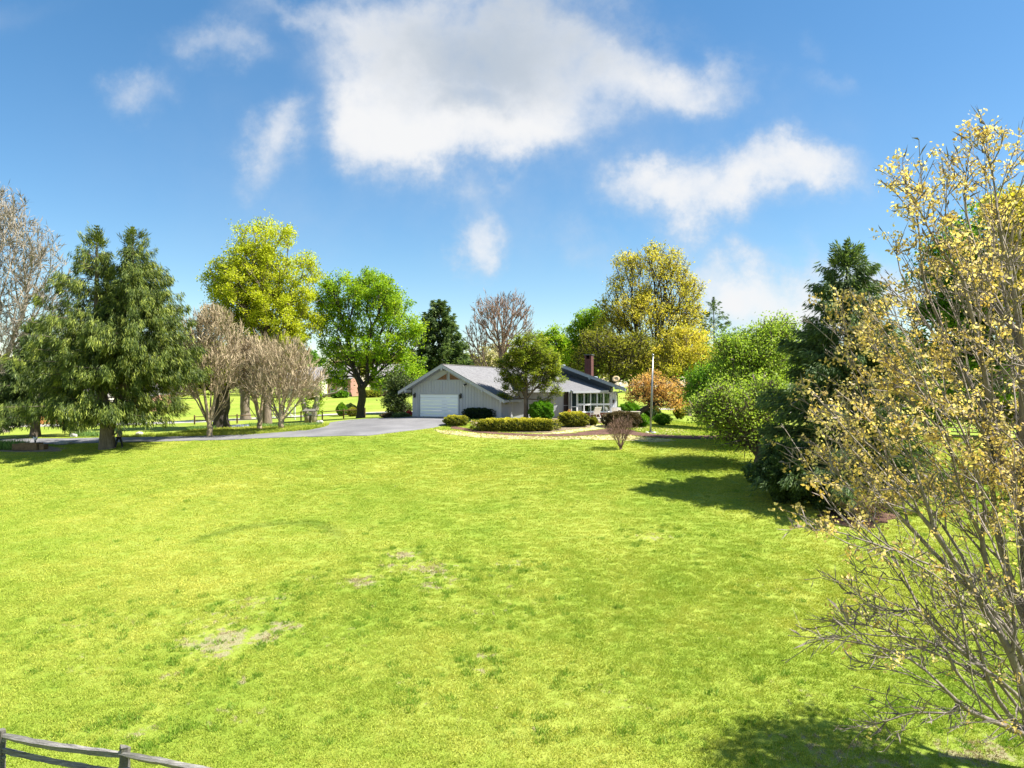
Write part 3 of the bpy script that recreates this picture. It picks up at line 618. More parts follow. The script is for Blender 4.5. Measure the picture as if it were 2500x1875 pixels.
def cards(rng, C_, s, aspect=.55, dirs=None, tint=None, spread=.35, flat=0.0):
    """leaf-shaped quads: centre line from C along dirs"""
    n = len(C_); s = np.broadcast_to(s, (n,))[:,None]
    a = rng.normal(size=(n,3)); a[:,2] *= (1-flat)
    a /= np.linalg.norm(a, axis=1, keepdims=True)+1e-9
    if dirs is not None: a = dirs+a*spread; a /= np.linalg.norm(a, axis=1, keepdims=True)+1e-9
    b = np.cross(a, rng.normal(size=(n,3))); b /= np.linalg.norm(b, axis=1, keepdims=True)+1e-9
    if flat > 0:
        up = np.array([0,0,1.]); b2 = np.cross(a, up); b2 /= np.linalg.norm(b2, axis=1, keepdims=True)+1e-9; b = b*(1-flat)+b2*flat; b /= np.linalg.norm(b, axis=1, keepdims=True)+1e-9
    V_ = np.stack([C_, C_+a*s*.45+b*s*aspect*.5, C_+a*s, C_+a*s*.45-b*s*aspect*.5], 1).reshape(-1, 3)
    F_ = np.arange(4*n).reshape(n, 4); t = np.repeat(np.clip(tint if tint is not None else rng.normal(.5, .2, n), 0, 1), 4)
    return V_, F_, t
def blob_pts(rng, blobs, d, base, n, shell=.3, gap=0.0, split=0):
    B = []
    for b in blobs:
        px, py, rx, ry = b[:4]; do = b[4] if len(b) > 4 else 0; dd = d+do
        B.append(((px-HX)/FPX*dd, dd, CZ-(py-HY)/FPX*dd, rx/FPX*dd, (b[5] if len(b) > 5 else rx/FPX*dd*.95), ry/FPX*dd))
    B = np.array(B)
    if split:
        S2 = [B*np.array([1,1,1,.9,.9,.9])]
        for k_ in range(split):
            u = rng.normal(size=(len(B),3)); u /= np.linalg.norm(u, axis=1, keepdims=True); s_ = rng.uniform(.28, .46, (len(B),1)); S2.append(np.concatenate([B[:,:3]+u*B[:,3:]*(1.06-s_), B[:,3:]*s_], 1))
        B = np.concatenate(S2)
    wt = (B[:,3]*B[:,4]*B[:,5])**.85; wt /= wt.sum(); c = rng.choice(len(B), n, p=wt)
    u = rng.normal(size=(n,3)); u /= np.linalg.norm(u, axis=1, keepdims=True); rad = rng.uniform(0, 1, n)**shell
    lum = 1+.10*np.sin(u[:,0]*5+c)+.10*np.sin(u[:,2]*6+2*c)
    rad = rad*(1+rng.normal(0, .07, n)+.12*(rng.uniform(0, 1, n) < .05))
    return B[c,:3]+u*(rad*lum)[:,None]*B[c,3:]-np.array(base), B
def guide_pts(rng, g, b):
    P = np.array([np.array(W3(*q)) for q in g])-b; out = []
    for a, c in zip(P[:-1], P[1:]):
        n = max(2, int(np.linalg.norm(c-a)/.10)); f = np.linspace(0, 1, n, endpoint=False)[:,None]; out.append(a+(c-a)*f+rng.normal(0, .018, (n,3)))
    o = np.concatenate(out); side = o[rng.choice(len(o), len(o)*2)]+rng.normal(0, 1, (len(o)*2,3))*np.array([.22,.30,.17])
    return np.concatenate([o, side])
def tree(name, label, cat, bpx, d, blobs, wood, leaf, tr=.3, th=.3, N=1400, alpha=.3, beta=.6, leaves=16000, lsize=.2, lsig=.28, shell=.34, seed=1, group=None, lean=0.0,
         twigs=3, twlen=.8, twr=.012, e=2.2, flat=0.0, aspect=.6, leader=0, base=None, sink=.15, up=.35, lastonly=1.6, stems=0, leafpow=1.0, floor=.4, trunk_pts=None, mnode=None, guides=None, split=6, rtip=.006):
    rng = np.random.default_rng(seed)
    bp = at(bpx, d) if base is None else Vector(base); b = np.array(bp)
    pts, B = blob_pts(rng, blobs, d, b, N, shell, split=split); pts = pts[pts[:,2] > floor]
    if guides: pts = np.concatenate([pts]+[guide_pts(rng, g, b) for g in guides])
    top = (B[:,2]+B[:,5]).max()-b[2]; cx = np.average(B[:,0], weights=B[:,3])-b[0]; cy = np.average(B[:,1], weights=B[:,3])-b[1]
    if trunk_pts is not None: tk = np.array(trunk_pts, float)
    else:
        nt = 7; H = top*(leader if leader else th); f = np.linspace(0, 1, nt)
        tk = np.stack([cx*f*lean+rng.normal(0, tr*.25, nt)*f, cy*f*lean+rng.normal(0, tr*.25, nt)*f, -sink+f*(H+sink)], 1)
    mn = 0 if stems else (max(1, int(len(tk)*(th/leader))) if leader else (len(tk)-2))
    if mnode is not None: mn = mnode
    P, par = grow(rng, tk, pts, alpha, beta, minnode=mn)
    r, ch = radii(P, par, tr, e, rtip); P = relax(P, par, r, len(tk))
    if trunk_pts is None: r[0] *= 1.35
    acc = Acc(); wood_acc(acc, P, par, r)
    thin = np.nonzero(r < np.quantile(r, .5)*lastonly)[0]; thin = thin[thin >= len(tk)]
    cen = np.array([cx, cy, top*.45])
    if twigs:
        q = np.repeat(thin, twigs); o = P[q]-P[par[q]]; o /= np.linalg.norm(o, axis=1, keepdims=True)+1e-9
        dr = o*.8+rng.normal(0, .55, (len(q),3)); dr[:,2] += up; dr /= np.linalg.norm(dr, axis=1, keepdims=True)
        L = rng.uniform(.3, 1, len(q))[:,None]*twlen; p0 = P[q]+ (P[par[q]]-P[q])*rng.uniform(0, .8, len(q))[:,None]; p1 = p0+dr*L; sd = np.cross(dr, rng.normal(size=dr.shape)); sd /= np.linalg.norm(sd, axis=1, keepdims=True)+1e-9
        mid = (p0+p1)/2+rng.normal(0, .04, p0.shape)*twlen
        V_ = np.stack([p0-sd*twr, p0+sd*twr, mid+sd*twr*.7, p1], 1).reshape(-1,3); acc.add(V_, np.arange(4*len(q)).reshape(-1,4))
        tipsA, tipsB = p0, p1
    else: tipsA, tipsB = P[par[thin]], P[thin]
    single = False
    root = empty(name, tuple(bp), label, cat, group)
    link_mesh('trunk', acc.mesh('trunk', True), wood, root, origin=(0,0,0))
    if leaves:
        nt_ = len(tipsA); wt = rng.gamma(leafpow, 1, nt_); hgt = tipsB[:,2]; wt /= wt.sum(); q = rng.choice(nt_, leaves, p=wt)
        f = rng.uniform(.25, 1.05, leaves)[:,None]; c = tipsA[q]*(1-f)+tipsB[q]*f+rng.normal(0, lsig, (leaves,3))*np.array([1,1,.8])
        ct = np.clip(rng.normal(.5, .17, nt_), 0, 1)[q]+rng.normal(0, .14, leaves)
        V_, F_, T = cards(rng, c, lsize*rng.uniform(.6, 1.35, leaves), aspect, tint=ct, flat=flat)
        k_ = np.repeat(V_.reshape(-1,4,3)[:,:,2].min(1) > .05, 4).reshape(-1)
        link_mesh('crown', np_mesh('crown', V_, F_, T), leaf, root, origin=(0,0,0))
    return root
def conifer(name, label, cat, bpx, d, tops, mat, wood, prof, nb=220, nc=26000, seed=1, tr=.4, cl=.42, cw=.12, droop=.5, h0=.06, group=None, rise=.1, hang=.7, base=None, sub=6, forks=None, bside=None, ragged=.3, clump=.0, zs=.12, wexp=1.35, spire=1.0):
    """tops: list of (px, py, radius scale, start height fraction); prof(f) = branch length (m) at height fraction f"""
    rng = np.random.default_rng(seed); bp = at(bpx, d) if base is None else Vector(base); b = np.array(bp)
    root = empty(name, tuple(bp), label, cat, group); acc = Acc(); cv = []; 
    Hm = max(CZ-(t[1]-HY)/FPX*d-b[2] for t in tops)
    for ti, tp in enumerate(tops):
        px, py, rs, hs0 = tp; T = np.array([(px-HX)/FPX*d-b[0], 0, CZ-(py-HY)/FPX*d-b[2]]); H = T[2]
        f = np.linspace(0, 1, 12); x = T[0]*np.clip((f-.08)/.35, 0, 1)**.9 if abs(T[0]) > .3 else T[0]*f
        tk = np.stack([x, np.zeros(12), f*H-.2*(f == 0)], 1); rr = tr*(1-f)**.85/(1 if ti == 0 else 1.15)+.02; rr[0] *= 1.3
        acc.add(*tubes_np(tk[:-1], tk[1:], rr[:-1], rr[1:], 10))
        hf = np.sort(rng.uniform(max(h0, hs0), .995, nb)**.93); az = np.arange(nb)*2.399+rng.uniform(-.5, .5, nb)
        ax = np.interp(hf, f, tk[:,0]); L = prof(hf)*rs*rng.uniform(1-ragged, 1.12, nb)
        if len(tops) > 1:                                  # keep the two heads apart
            sgn = np.sign(T[0]-np.mean([(q[0]-HX)/FPX*d-b[0] for q in tops])) or 1
            inward = (np.cos(az)*sgn < 0); L = np.where(inward & (hf > .55), L*.62, L)
        if bside is not None: L = L*bside(az, hf)
        o = np.stack([ax, np.zeros(nb), hf*H], 1); hd = np.stack([np.cos(az), np.sin(az), np.zeros(nb)], 1)
        upw = rise+.55*(hf > .9)*((hf-.9)/.1)
        def bp_(t, i): return o[i]+hd[i]*(L[i]*t)[:,None]+np.stack([0*t, 0*t, L[i]*(upw[i] if hasattr(upw, '__len__') else upw)*t-L[i]*droop*(t**2)*(1-.75*hf[i])+L[i]*droop*.35*t**4], 1)
        ii = np.arange(nb); ns = 5
        for s_ in range(ns):
            a0, a1 = np.full(nb, s_/ns), np.full(nb, (s_+1)/ns); r0 = .012+.045*(1-hf)*(1-a0); r1 = .008+.045*(1-hf)*(1-a1)
            acc.add(*tubes_np(bp_(a0, ii), bp_(a1, ii), r0, r1, 4))
        n = nc//len(tops); wt = L**wexp+.2; wt /= wt.sum(); 
        # side sprays: a limited number of sprig origins, each carrying several needle cards
        nsp = max(1, n//sub); i = rng.choice(nb, nsp, p=wt); t = rng.uniform(.18, 1.02, nsp)**.8; p = bp_(t, i)
        side = np.stack([-np.sin(az[i]), np.cos(az[i]), 0*t], 1)*rng.uniform(-1, 1, nsp)[:,None]*(L[i]*.26*(1.08-t)+.10)[:,None]
        p[:,2] += rng.normal(0, zs, nsp)*(1-.7*hf[i])
        out = hd[i]*rng.uniform(0, .25, nsp)[:,None]; p = p+side+out*.4; ct = np.clip(rng.normal(.45, .2, nsp)+.12*(t-.5), 0, 1)
        q = np.repeat(np.arange(nsp), sub); hg = np.array([0,0,-1.])*hang*rng.uniform(.3, 1.2, nsp)[:,None]; top_ = (hf[i] > .93)[:,None]; hg = np.where(top_, -hg*.8, hg)
        dr = hd[i]*.55+hg+np.sign(side)*.1; dr /= np.linalg.norm(dr, axis=1, keepdims=True)
        c = p[q]+rng.normal(0, .07+clump, (len(q),3))*np.array([1,1,1.6])+hg[q]*rng.uniform(0, .35, len(q))[:,None]*cl
        V_, F_, Tn = cards(rng, c, cl*rng.uniform(.5, 1.2, len(q)), cw/cl, dirs=dr[q], tint=ct[q]+rng.normal(0, .12, len(q)), spread=.45); cv.append((V_, F_, Tn))
    for tp in tops:                                       # upright leaders and their short side tips
        T = np.array([(tp[0]-HX)/FPX*d-b[0], 0, CZ-(tp[1]-HY)/FPX*d-b[2]]); n = int(900*spire)
        if n:
            q = rng.uniform(0, 1, n)**1.3; ang = rng.uniform(0, 6.28, n); lvl = np.round(q*9)/9; reach = (.12+.62*lvl)*Hm*.05
            t = rng.uniform(0, 1, n); c = T+np.stack([np.cos(np.round(ang*1.3)/1.3)*reach*t, np.sin(np.round(ang*1.3)/1.3)*reach*t, .55-lvl*Hm*.13+reach*t*.55], 1)
            dr = np.stack([np.cos(ang)*.5, np.sin(ang)*.5, np.full(n, .8)], 1); V_, F_, Tn = cards(rng, c, cl*.6*rng.uniform(.5, 1, n), cw/cl*1.4, dirs=dr/np.linalg.norm(dr, axis=1, keepdims=True), tint=rng.normal(.45, .15, n), spread=.3); cv.append((V_, F_, Tn))
            acc.add(*tubes_np(np.array([T-np.array([0,0,.6])]), np.array([T+np.array([0,0,.75])]), np.array([.03]), np.array([.012]), 5))
    link_mesh('trunk', acc.mesh('trunk', True), wood, root, origin=(0,0,0))
    a2 = Acc()
    for V_, F_, Tn in cv: a2.add(V_, F_, Tn)
    link_mesh('crown', a2.mesh('crown'), mat, root, origin=(0,0,0)); return root
def hedge(name, label, cat, cen, size, rot, mat, n=9000, ls=.09, seed=1, round_=.35, lump=.06, group=None, taper=0.0, topgold=None):
    """clipped shrub: leaf cards all over a rounded, slightly lumpy box, round a woody core"""
    rng = np.random.default_rng(seed); c = Vector(cen); sx, sy, sz = size[0]/2, size[1]/2, size[2]/2; pw = 2/(round_*2.2+.12)
    u = rng.normal(size=(n,3)); u /= np.linalg.norm(u, axis=1, keepdims=True)
    box_ = np.array([sx, sy, sz]); area = np.array([sy*sz, sx*sz, sx*sy]); area = area/area.sum()
    ax = rng.choice(3, n, p=area); q = rng.uniform(-1, 1, (n,3)); q[np.arange(n), ax] = np.sign(q[np.arange(n), ax])
    nrm = (np.abs(q)**pw).sum(1)**(1/pw); s = q/nrm[:,None]
    lm = 1+lump*np.sin(s[:,0]*sx*5+seed)*np.sin(s[:,1]*sy*4+1)+lump*.7*np.sin(s[:,0]*sx*11+s[:,2]*9)
    inn = 1-rng.exponential(.035, n)
    p = s*box_*(lm*inn)[:,None]; p[:,2] += sz
    ca, sa = math.cos(rot), math.sin(rot); p = np.stack([p[:,0]*ca-p[:,1]*sa, p[:,0]*sa+p[:,1]*ca, p[:,2]], 1)
    nd = s*np.array([1/sx, 1/sy, 1/sz]); nd = np.stack([nd[:,0]*ca-nd[:,1]*sa, nd[:,0]*sa+nd[:,1]*ca, nd[:,2]], 1); nd /= np.linalg.norm(nd, axis=1, keepdims=True)
    t = rng.normal(.42, .17, n)+.28*np.clip(s[:,2], 0, 1)**2*(1 if topgold is None else topgold)  # tops yellower and lighter, sunlight from above put into the tint
    V_, F_, T = cards(rng, p, ls*rng.uniform(.6, 1.5, n), .6, dirs=nd, tint=t, spread=.9)
    V_[:,2] = np.maximum(V_[:,2], .02)
    root = empty(name, tuple(c), label, cat, group)
    # woody core
    k_ = 14; th = np.linspace(0, np.pi, 9); ph = np.linspace(0, 2*np.pi, k_, endpoint=False); TH, PH = np.meshgrid(th, ph, indexing='ij')
    S_ = np.stack([np.sin(TH)*np.cos(PH), np.sin(TH)*np.sin(PH), np.cos(TH)], -1).reshape(-1,3); S_ = S_/((np.abs(S_)**pw).sum(1)**(1/pw))[:,None]*box_*.88
    S_[:,2] += sz; S_ = np.stack([S_[:,0]*ca-S_[:,1]*sa, S_[:,0]*sa+S_[:,1]*ca, np.maximum(S_[:,2], -.05)], 1)
    ix = np.arange(9*k_).reshape(9, k_); Fc = np.stack([ix[:-1], np.roll(ix[:-1], -1, 1), np.roll(ix[1:], -1, 1), ix[1:]], -1).reshape(-1,4)
    link_mesh('branches', np_mesh('branches', S_, Fc[:, ::-1], np.zeros(len(S_)), True), mat, root, origin=(0,0,0))
    link_mesh('foliage', np_mesh('foliage', V_, F_, T), mat, root, origin=(0,0,0)); return root
# ---------------------------------------------------------------- house
house = empty('house', (O2.x, O2.y, ZG-.1), 'low grey board-sided house with a white garage door and grey shingle roof', 'house')
sA, zA = FP(1078, 889.5, .9); sL, zL = FP(972.6, 955.5, .9); sE, zE = FP(1231, 976.5, .9)
TH = .20
def roof_z(s):   # top of the garage roof
    return zA+(s-sA)*((zL-zA)/(sL-sA) if s < sA else (zE-zA)/(sE-sA))
sC = FP(1224, 1021)[0]
def add_uv(o, ax, ay, sc=1.0):
    me = o.data; uvl = me.uv_layers.new(name='UVMap'); ax = Vector(ax); ay = Vector(ay)
    for lp in me.loops:
        c = me.vertices[lp.vertex_index].co; uvl.data[lp.index].uv = (c.dot(ax)*sc, c.dot(ay)*sc)
def E2(v): return Vector((v.x, v.y, 0))
# -- main roof (two slopes over the garage wing)
WK = 17.5
_ratio = lambda s, w_: (FW(s, w_, 0).x/FW(s, w_, 0).y*FPX+HX)
w2 = 0.0
while _ratio(sE, w2) < 1300: w2 += .05
roofL = MB(); roofL.prism([FW(sA, -.9, zA), FW(sL, -.9, zL), FW(sL, 12, zL), FW(sA, 12, zA)][::-1], (0,0,-TH))
o = roofL.build('roof', M['shingle'], house); dn = (FW(sL,0,zL)-FW(sA,0,zA)).normalized(); add_uv(o, E2(R2), dn); o['label'] = 'left slope of the garage roof, grey shingles'
sK = sA+.02
roofM = MB(); roofM.prism([FW(sA, -.9, zA), FW(sA, WK, zA), FW(sA+(sE-sA)*.55, w2+3.4, zA+(zE-zA)*.55), FW(sE, w2, zE), FW(sE, -.9, zE)][::-1], (0,0,-TH))
o = roofM.build('roof', M['shingle'], house); dnM = (FW(sE,0,zE)-FW(sA,0,zA)).normalized(); add_uv(o, E2(R2), dnM); o['label'] = 'right slope of the garage roof, pale grey shingles'
rc = MB(); rc.obox(FW(sA-.12, -.92, zA-.005), E2(R2)*(WK+.9), E2(U2)*.24, (0,0,.035)); rc.build('ridge_cap', M['shingle_far'], house)
# -- fascia boards on the front rakes, soffit, beam ends
def fascia(s0, z0, s1, z1, off, h=.30, t=.05, mat='trim', name='fascia'):
    mb = MB(); a = FW(s0, -off, z0+.012); b = FW(s1, -off, z1+.012)
    mb.obox(a, b-a, (0,0,-h), E2(N2)*t); return mb.build(name, M[mat], house)
fascia(sL-.02, zL, sA, zA, .902); fascia(sA, zA, sE+.02, zE, .902)
for sgn, (s1, z1) in ((-1, (sL, zL)), (1, (sE, zE))):
    mb = MB(); a = FW(sA, -.93, zA-.01); b = FW(s1, -.93, z1-.01); mb.obox(a+Vector((0,0,.02)), b-a, (0,0,.03), E2(N2)*.05); mb.build('drip_edge', M['gutter'], house)
    mb = MB(); a = FW(sA, -.88, zA-TH-.006); b = FW(s1, -.88, z1-TH-.006); mb.obox(a, b-a, E2(R2)*.85, (0,0,-.02)); mb.build('soffit', M['soffit'], house)
for px, py in ((1077.5,901), (989,955), (1176,954), (1222,980)):
    s, z = FP(px, py, .95); mb = MB(); mb.obox(FW(s-.07, -.99, z-.12), E2(U2)*.15, E2(R2)*1.0, (0,0,.26)); mb.build('beam_end', M['trim'], house)
# side fascia and gutters at both eaves
mb = MB(); mb.obox(FW(sE, -.88, zE-.02), E2(R2)*(w2+.88), (0,0,-.2), E2(U2)*.05); mb.build('gutter', M['trim'], house)
mb = MB(); mb.obox(FW(sL, -.88, zL-.02), E2(R2)*12.8, (0,0,-.2), E2(U2)*-.05); mb.build('gutter', M['trim'], house)
# -- front wall boards
d0, zt = FP(1024.5, 962.6); d1, _ = FP(1119.5, 962.9)
g_s0, g_z0 = FP(1065.5, 927.5); g_s1, _ = FP(1125.5, 927.5); gm, gzt = FP(1095, 906)
rng_ = random.Random(4)
BW = .305
nb_ = int(sC/BW)+1; bw = sC/nb_
slopeR = (zE-zA)/(sE-sA)
def board(s0, s1, zb0, zt0, zt1, w0=0.0):
    mb = MB(); g = .013; pr = rng_.uniform(0, .006)
    pts = [FW(s0+g, w0-.03-pr, zb0), FW(s1-g, w0-.03-pr, zb0), FW(s1-g, w0-.03-pr, zt1), FW(s0+g, w0-.03-pr, zt0)]
    mb.prism(pts, tuple(E2(R2)*.03)); mb.build('board', M['siding'], house)
mb = MB()   # sheathing behind the boards, with the door opening and gable windows cut
top = lambda s: roof_z(s)-TH-.02
zb = ZG-.6
def panel(s0, s1, z0, f0, f1, w0=0.0, th=.15): mb.prism([FW(s0, w0, z0), FW(s1, w0, z0), FW(s1, w0, f1), FW(s0, w0, f0)], tuple(E2(R2)*th))
panel(0, d0, zb, top(0), top(d0)); panel(d1, sC, zb, top(d1), top(sC))
zhead = zt+.06
panel(d0, sA, zhead, g_z0-.02, g_z0-.02); panel(sA, d1, zhead, g_z0-.02, g_z0-.02)
panel(d0, sA, g_z0-.02, top(d0), top(sA), th=.14); panel(sA, d1, g_z0-.02, top(sA), top(d1), th=.14)
mb.build('wall', M['siding'], house)
for i in range(nb_):
    s0, s1 = i*bw, (i+1)*bw; m_ = (s0+s1)/2
    z0 = ZG-.35
    if d0-.06 < m_ < d1+.06: z0 = zhead
    z1 = top(s0); z2 = top(s1)
    if s0 < sA < s1: z1 = z2 = min(z1, z2)
    lim = g_z0-.03
    # the boards stop under the gable windows, where a smooth panel carries on
    board(s0, s1, z0, min(z1, lim), min(z2, lim)) if m_ < g_s1+.8 and m_ > g_s0-1.0 else board(s0, s1, z0, z1, z2)
# smooth gable panel above
mb = MB(); a0, a1 = g_s0-1.0, g_s1+.8
mb.prism([FW(a0, -.012, g_z0-.028), FW(a1, -.012, g_z0-.028), FW(a1, -.012, top(a1)), FW(sA, -.012, top(sA)), FW(a0, -.012, top(a0))], tuple(E2(R2)*.012)); mb.build('gable_panel', M['siding'], house)
mb = MB(); mb.obox(FW(g_s0-1.0, -.06, g_z0-.03), E2(U2)*(g_s1-g_s0+1.8), (0,0,-.07), E2(R2)*.03); mb.build('trim_board', M['trim'], house)
# the two triangular windows
mw = (g_s0+g_s1)/2
zpk = FP(1093, 911)[1]
for a, b_, zz in ((g_s0, FP(1092, 927)[0], 0), (FP(1098.5, 927)[0], g_s1, 1)):
    tri = [FW(a, -.03, g_z0), FW(b_, -.03, g_z0), FW(b_ if zz == 0 else a, -.03, zpk)]
    m1 = MB(); m1.prism(tri, tuple(E2(R2)*.03)); wn = m1.build('gable_window', M['wood_panel'], house)
    m2 = MB(); c = sum(tri, Vector())/3
    for i in range(3):
        p, q = tri[i], tri[(i+1) % 3]; nn_ = ((p+q)/2-c); dlt = q-p; outw = (nn_-dlt*(nn_.dot(dlt)/dlt.length_squared)).normalized()
        m2.obox(p-outw*.01+E2(N2)*.0, dlt, outw*.07, E2(N2)*.05)
    fr = m2.build('frame', M['trim'], wn, ); 
# garage door of four wide sections
zd0 = ZG+.02; H_ = zt-zd0; nsec = 7
door = empty('garage_door', (0,0,0), None, None); del_ = door; door.parent = house; door.location = -Vector(house.location)
for i in range(nsec):
    m1 = MB(); z0 = zd0+H_*i/nsec
    m1.obox(FW(d0+.05, .06, z0+.012), E2(U2)*(d1-d0-.1), E2(N2)*.045, (0,0,H_/nsec-.024)); m1.obox(FW(d0+.05, .062, z0), E2(U2)*(d1-d0-.1), E2(N2)*.025, (0,0,.013))
    o = m1.build('door_panel', M['door_white'], None); o.parent = door
m1 = MB()
m1.obox(FW(d0-.10, -.07, ZG-.02), E2(U2)*.12, E2(R2)*.14, (0,0,zt-ZG+.1)); m1.obox(FW(d1-.02, -.07, ZG-.02), E2(U2)*.12, E2(R2)*.14, (0,0,zt-ZG+.1)); m1.obox(FW(d0+.02, -.066, zt-.01), E2(U2)*(d1-d0-.04), E2(R2)*.136, (0,0,.09))
m1.build('door_frame', M['trim'], house)
mb = MB(); mb.box(-.5, .5, -.5, .5, 0, .1)
def lantern(px, py):
    s, z = FP(px, py); m1 = MB(); p = FW(s, -.05, z)
    m1.tube([p+Vector((0,0,.22)), p+E2(N2)*.16+Vector((0,0,.30)), p+E2(N2)*.2+Vector((0,0,.2))], .015, 6)
    q = p+E2(N2)*.2
    m1.tube([q+Vector((0,0,.2)), q+Vector((0,0,.12)), q+Vector((0,0,-.14)), q+Vector((0,0,-.2))], [.03, .11, .075, .02], 6); m1.obox(p+Vector((0,0,-.15))-E2(U2)*.05, E2(U2)*.1, E2(N2)*.02, (0,0,.42))
    l = m1.build('wall_lantern', M['black_metal'], house); return l
lantern(1014.5, 966); lantern(1126.5, 968)
s, z = FP(1139, 938); m1 = MB(); p = FW(s, -.05, z)
m1.tube([p, p+E2(N2)*.08], .07, 10); m1.tube([p+E2(N2)*.08, p+E2(N2)*.2-E2(U2)*.05+Vector((0,0,-.05)), p+E2(N2)*.3-E2(U2)*.1+Vector((0,0,-.12))], [.05, .07, .11], 10); fl = m1.build('floodlight', M['black_metal'], house)
m2 = MB(); q = p+E2(N2)*.305-E2(U2)*.103+Vector((0,0,-.124)); m2.tube([q, q+E2(N2)*.012+Vector((0,0,-.006))], [.095, .095], 10); m2.build('lamp_glass', M['white_paint'], fl); fl.children[0].location = (0,0,0)
for _o in house.children:
    for ch in _o.children:
        if _o.type == 'MESH': ch.location = (0,0,0)
# -- side wall under the right eave
LW = w2+.0
_wd = Vector((.97,.24)).normalized(); _nw = Vector((-_wd.y, _wd.x)); _e = Vector(((1399-HX)/FPX*63.8, 63.8))
while (FW(sC, LW, 0).xy-_e).dot(_nw) < 1.05: LW += .05
mb = MB(); zsw = top(sC)
mb.obox(FW(sC, 0.002, zb), E2(R2)*LW, -E2(U2)*.15, (0,0,zsw-zb-.02)); mb.build('wall', M['siding'], house)
k_ = int(LW/.3)
for i in range(k_):
    m1 = MB(); m1.obox(FW(sC+.001, .01+i*LW/k_+.012, ZG-.4), E2(R2)*(LW/k_-.024), E2(U2)*.03, (0,0,zsw-ZG+.37)); m1.build('board', M['siding'], house)
# -- main block: low-pitched roof, glazed wall
WD = Vector((.97, .24)).normalized(); NW = Vector((-WD.y, WD.x))      # NW: away from the camera
e0 = Vector(((1399-HX)/FPX*63.8, 63.8)); ze = CZ-(955-HY)/FPX*63.8; PIT = .206
def HZ(P): return ze+PIT*((P-e0).dot(NW))
def HP(px, py):
    """point of the low roof at a pixel"""
    kx = (px-HX)/FPX; kz = -(py-HY)/FPX
    # CZ+kz t = ze + PIT*((kx t, t)-e0).NW
    a = kz-PIT*(kx*NW.x+NW.y); t = (ze-CZ-PIT*e0.dot(NW))/a; return Vector((kx*t, t, CZ+kz*t))
def WP(px, back):
    """plan point on a wall line a given distance behind the eave line, at a pixel column"""
    k_ = Vector(((px-HX)/FPX, 1.0)); o = e0+NW*back; t = o.dot(NW)/k_.dot(NW); return k_*t
Kp = FW(sA, 12.4, zA)
hpts = [HP(1486, 953), HP(1399, 955), HP(1395, 951.3), HP(1272, 953.5)]
hl = FW(sA+.1, 12.6, 0); hK = Vector((hl.x, hl.y, HZ(hl.xy)))
up = HP(1368, 908); upr = up.copy(); far_ = Vector((up.x-1.2, up.y+3.5, 0)); far_.z = HZ(far_.xy)
poly = [hpts[0], hpts[1], hpts[2], hpts[3], hK, far_, upr]
mb = MB(); mb.prism(poly, (0,0,-.18)); o = mb.build('roof', M['shingle'], house); o['label'] = 'low front roof slope above the glazed wall'
dH = (Vector((NW.x, NW.y, PIT))).normalized(); add_uv(o, E2(WD), dH)
def edge_board(a, b, h=.2, name='fascia', mat='trim', out=.03):
    m1 = MB(); d_ = (b-a); nrm = Vector((d_.y, -d_.x, 0)).normalized()*out; m1.obox(a+Vector((0,0,.012)), d_, (0,0,-h), nrm); return m1.build(name, M[mat], house)
edge_board(hpts[1], hpts[0]); edge_board(hpts[3], hpts[2]); edge_board(hpts[2], hpts[1])
# glazed wall between pixel columns
BK = .55
zfloor = ZG+.05
def wallz(P): return HZ(P)-.2
def wpanel(p0, p1, z0, z1, back, th=.12, name='wall', mat='siding', build=True):
    a, b = WP(p0, back), WP(p1, back); m1 = MB(); m1.obox((a.x, a.y, z0), (b.x-a.x, b.y-a.y, 0), (NW.x*th, NW.y*th, 0), (0,0,z1-z0)); return m1.build(name, M[mat], house) if build else m1
ztop = wallz(WP(1450, BK))+.0
zw = lambda py, px=1450: CZ-(py-HY)/FPX*WP(px, BK).y
Z_TOP, Z_M1, Z_M0, Z_SILL, Z_BR = zw(959), zw(985), zw(989.5), zw(1005.3), zw(1007.5)
wpanel(1489.5, 1506, zb, ztop, BK-.04, .3); wpanel(1409.5, 1489.5, Z_TOP, ztop, BK-.02, .14)
for i in range(3):
    a, b = WP(1490+i*5.2, BK-.04), WP(1490+(i+1)*5.2, BK-.04); m1 = MB(); dd = (b-a)
    m1.obox((a.x+dd.x*.05-NW.x*.03, a.y+dd.y*.05-NW.y*.03, ZG-.3), (dd.x*.9, dd.y*.9, 0), (NW.x*.03, NW.y*.03, 0), (0,0,ztop-ZG+.28)); m1.build('board', M['siding'], house)
o = wpanel(1409.5, 1489.5, zb, Z_BR, BK-.05, .25, 'brick_base', 'brick_red'); add_uv(o, E2(WD), (0,0,1))
wpanel(1409.5, 1489.5, Z_BR, Z_SILL, BK-.10, .3, 'sill', 'white_paint')
cols = [1409.8+i*15.95 for i in range(6)]
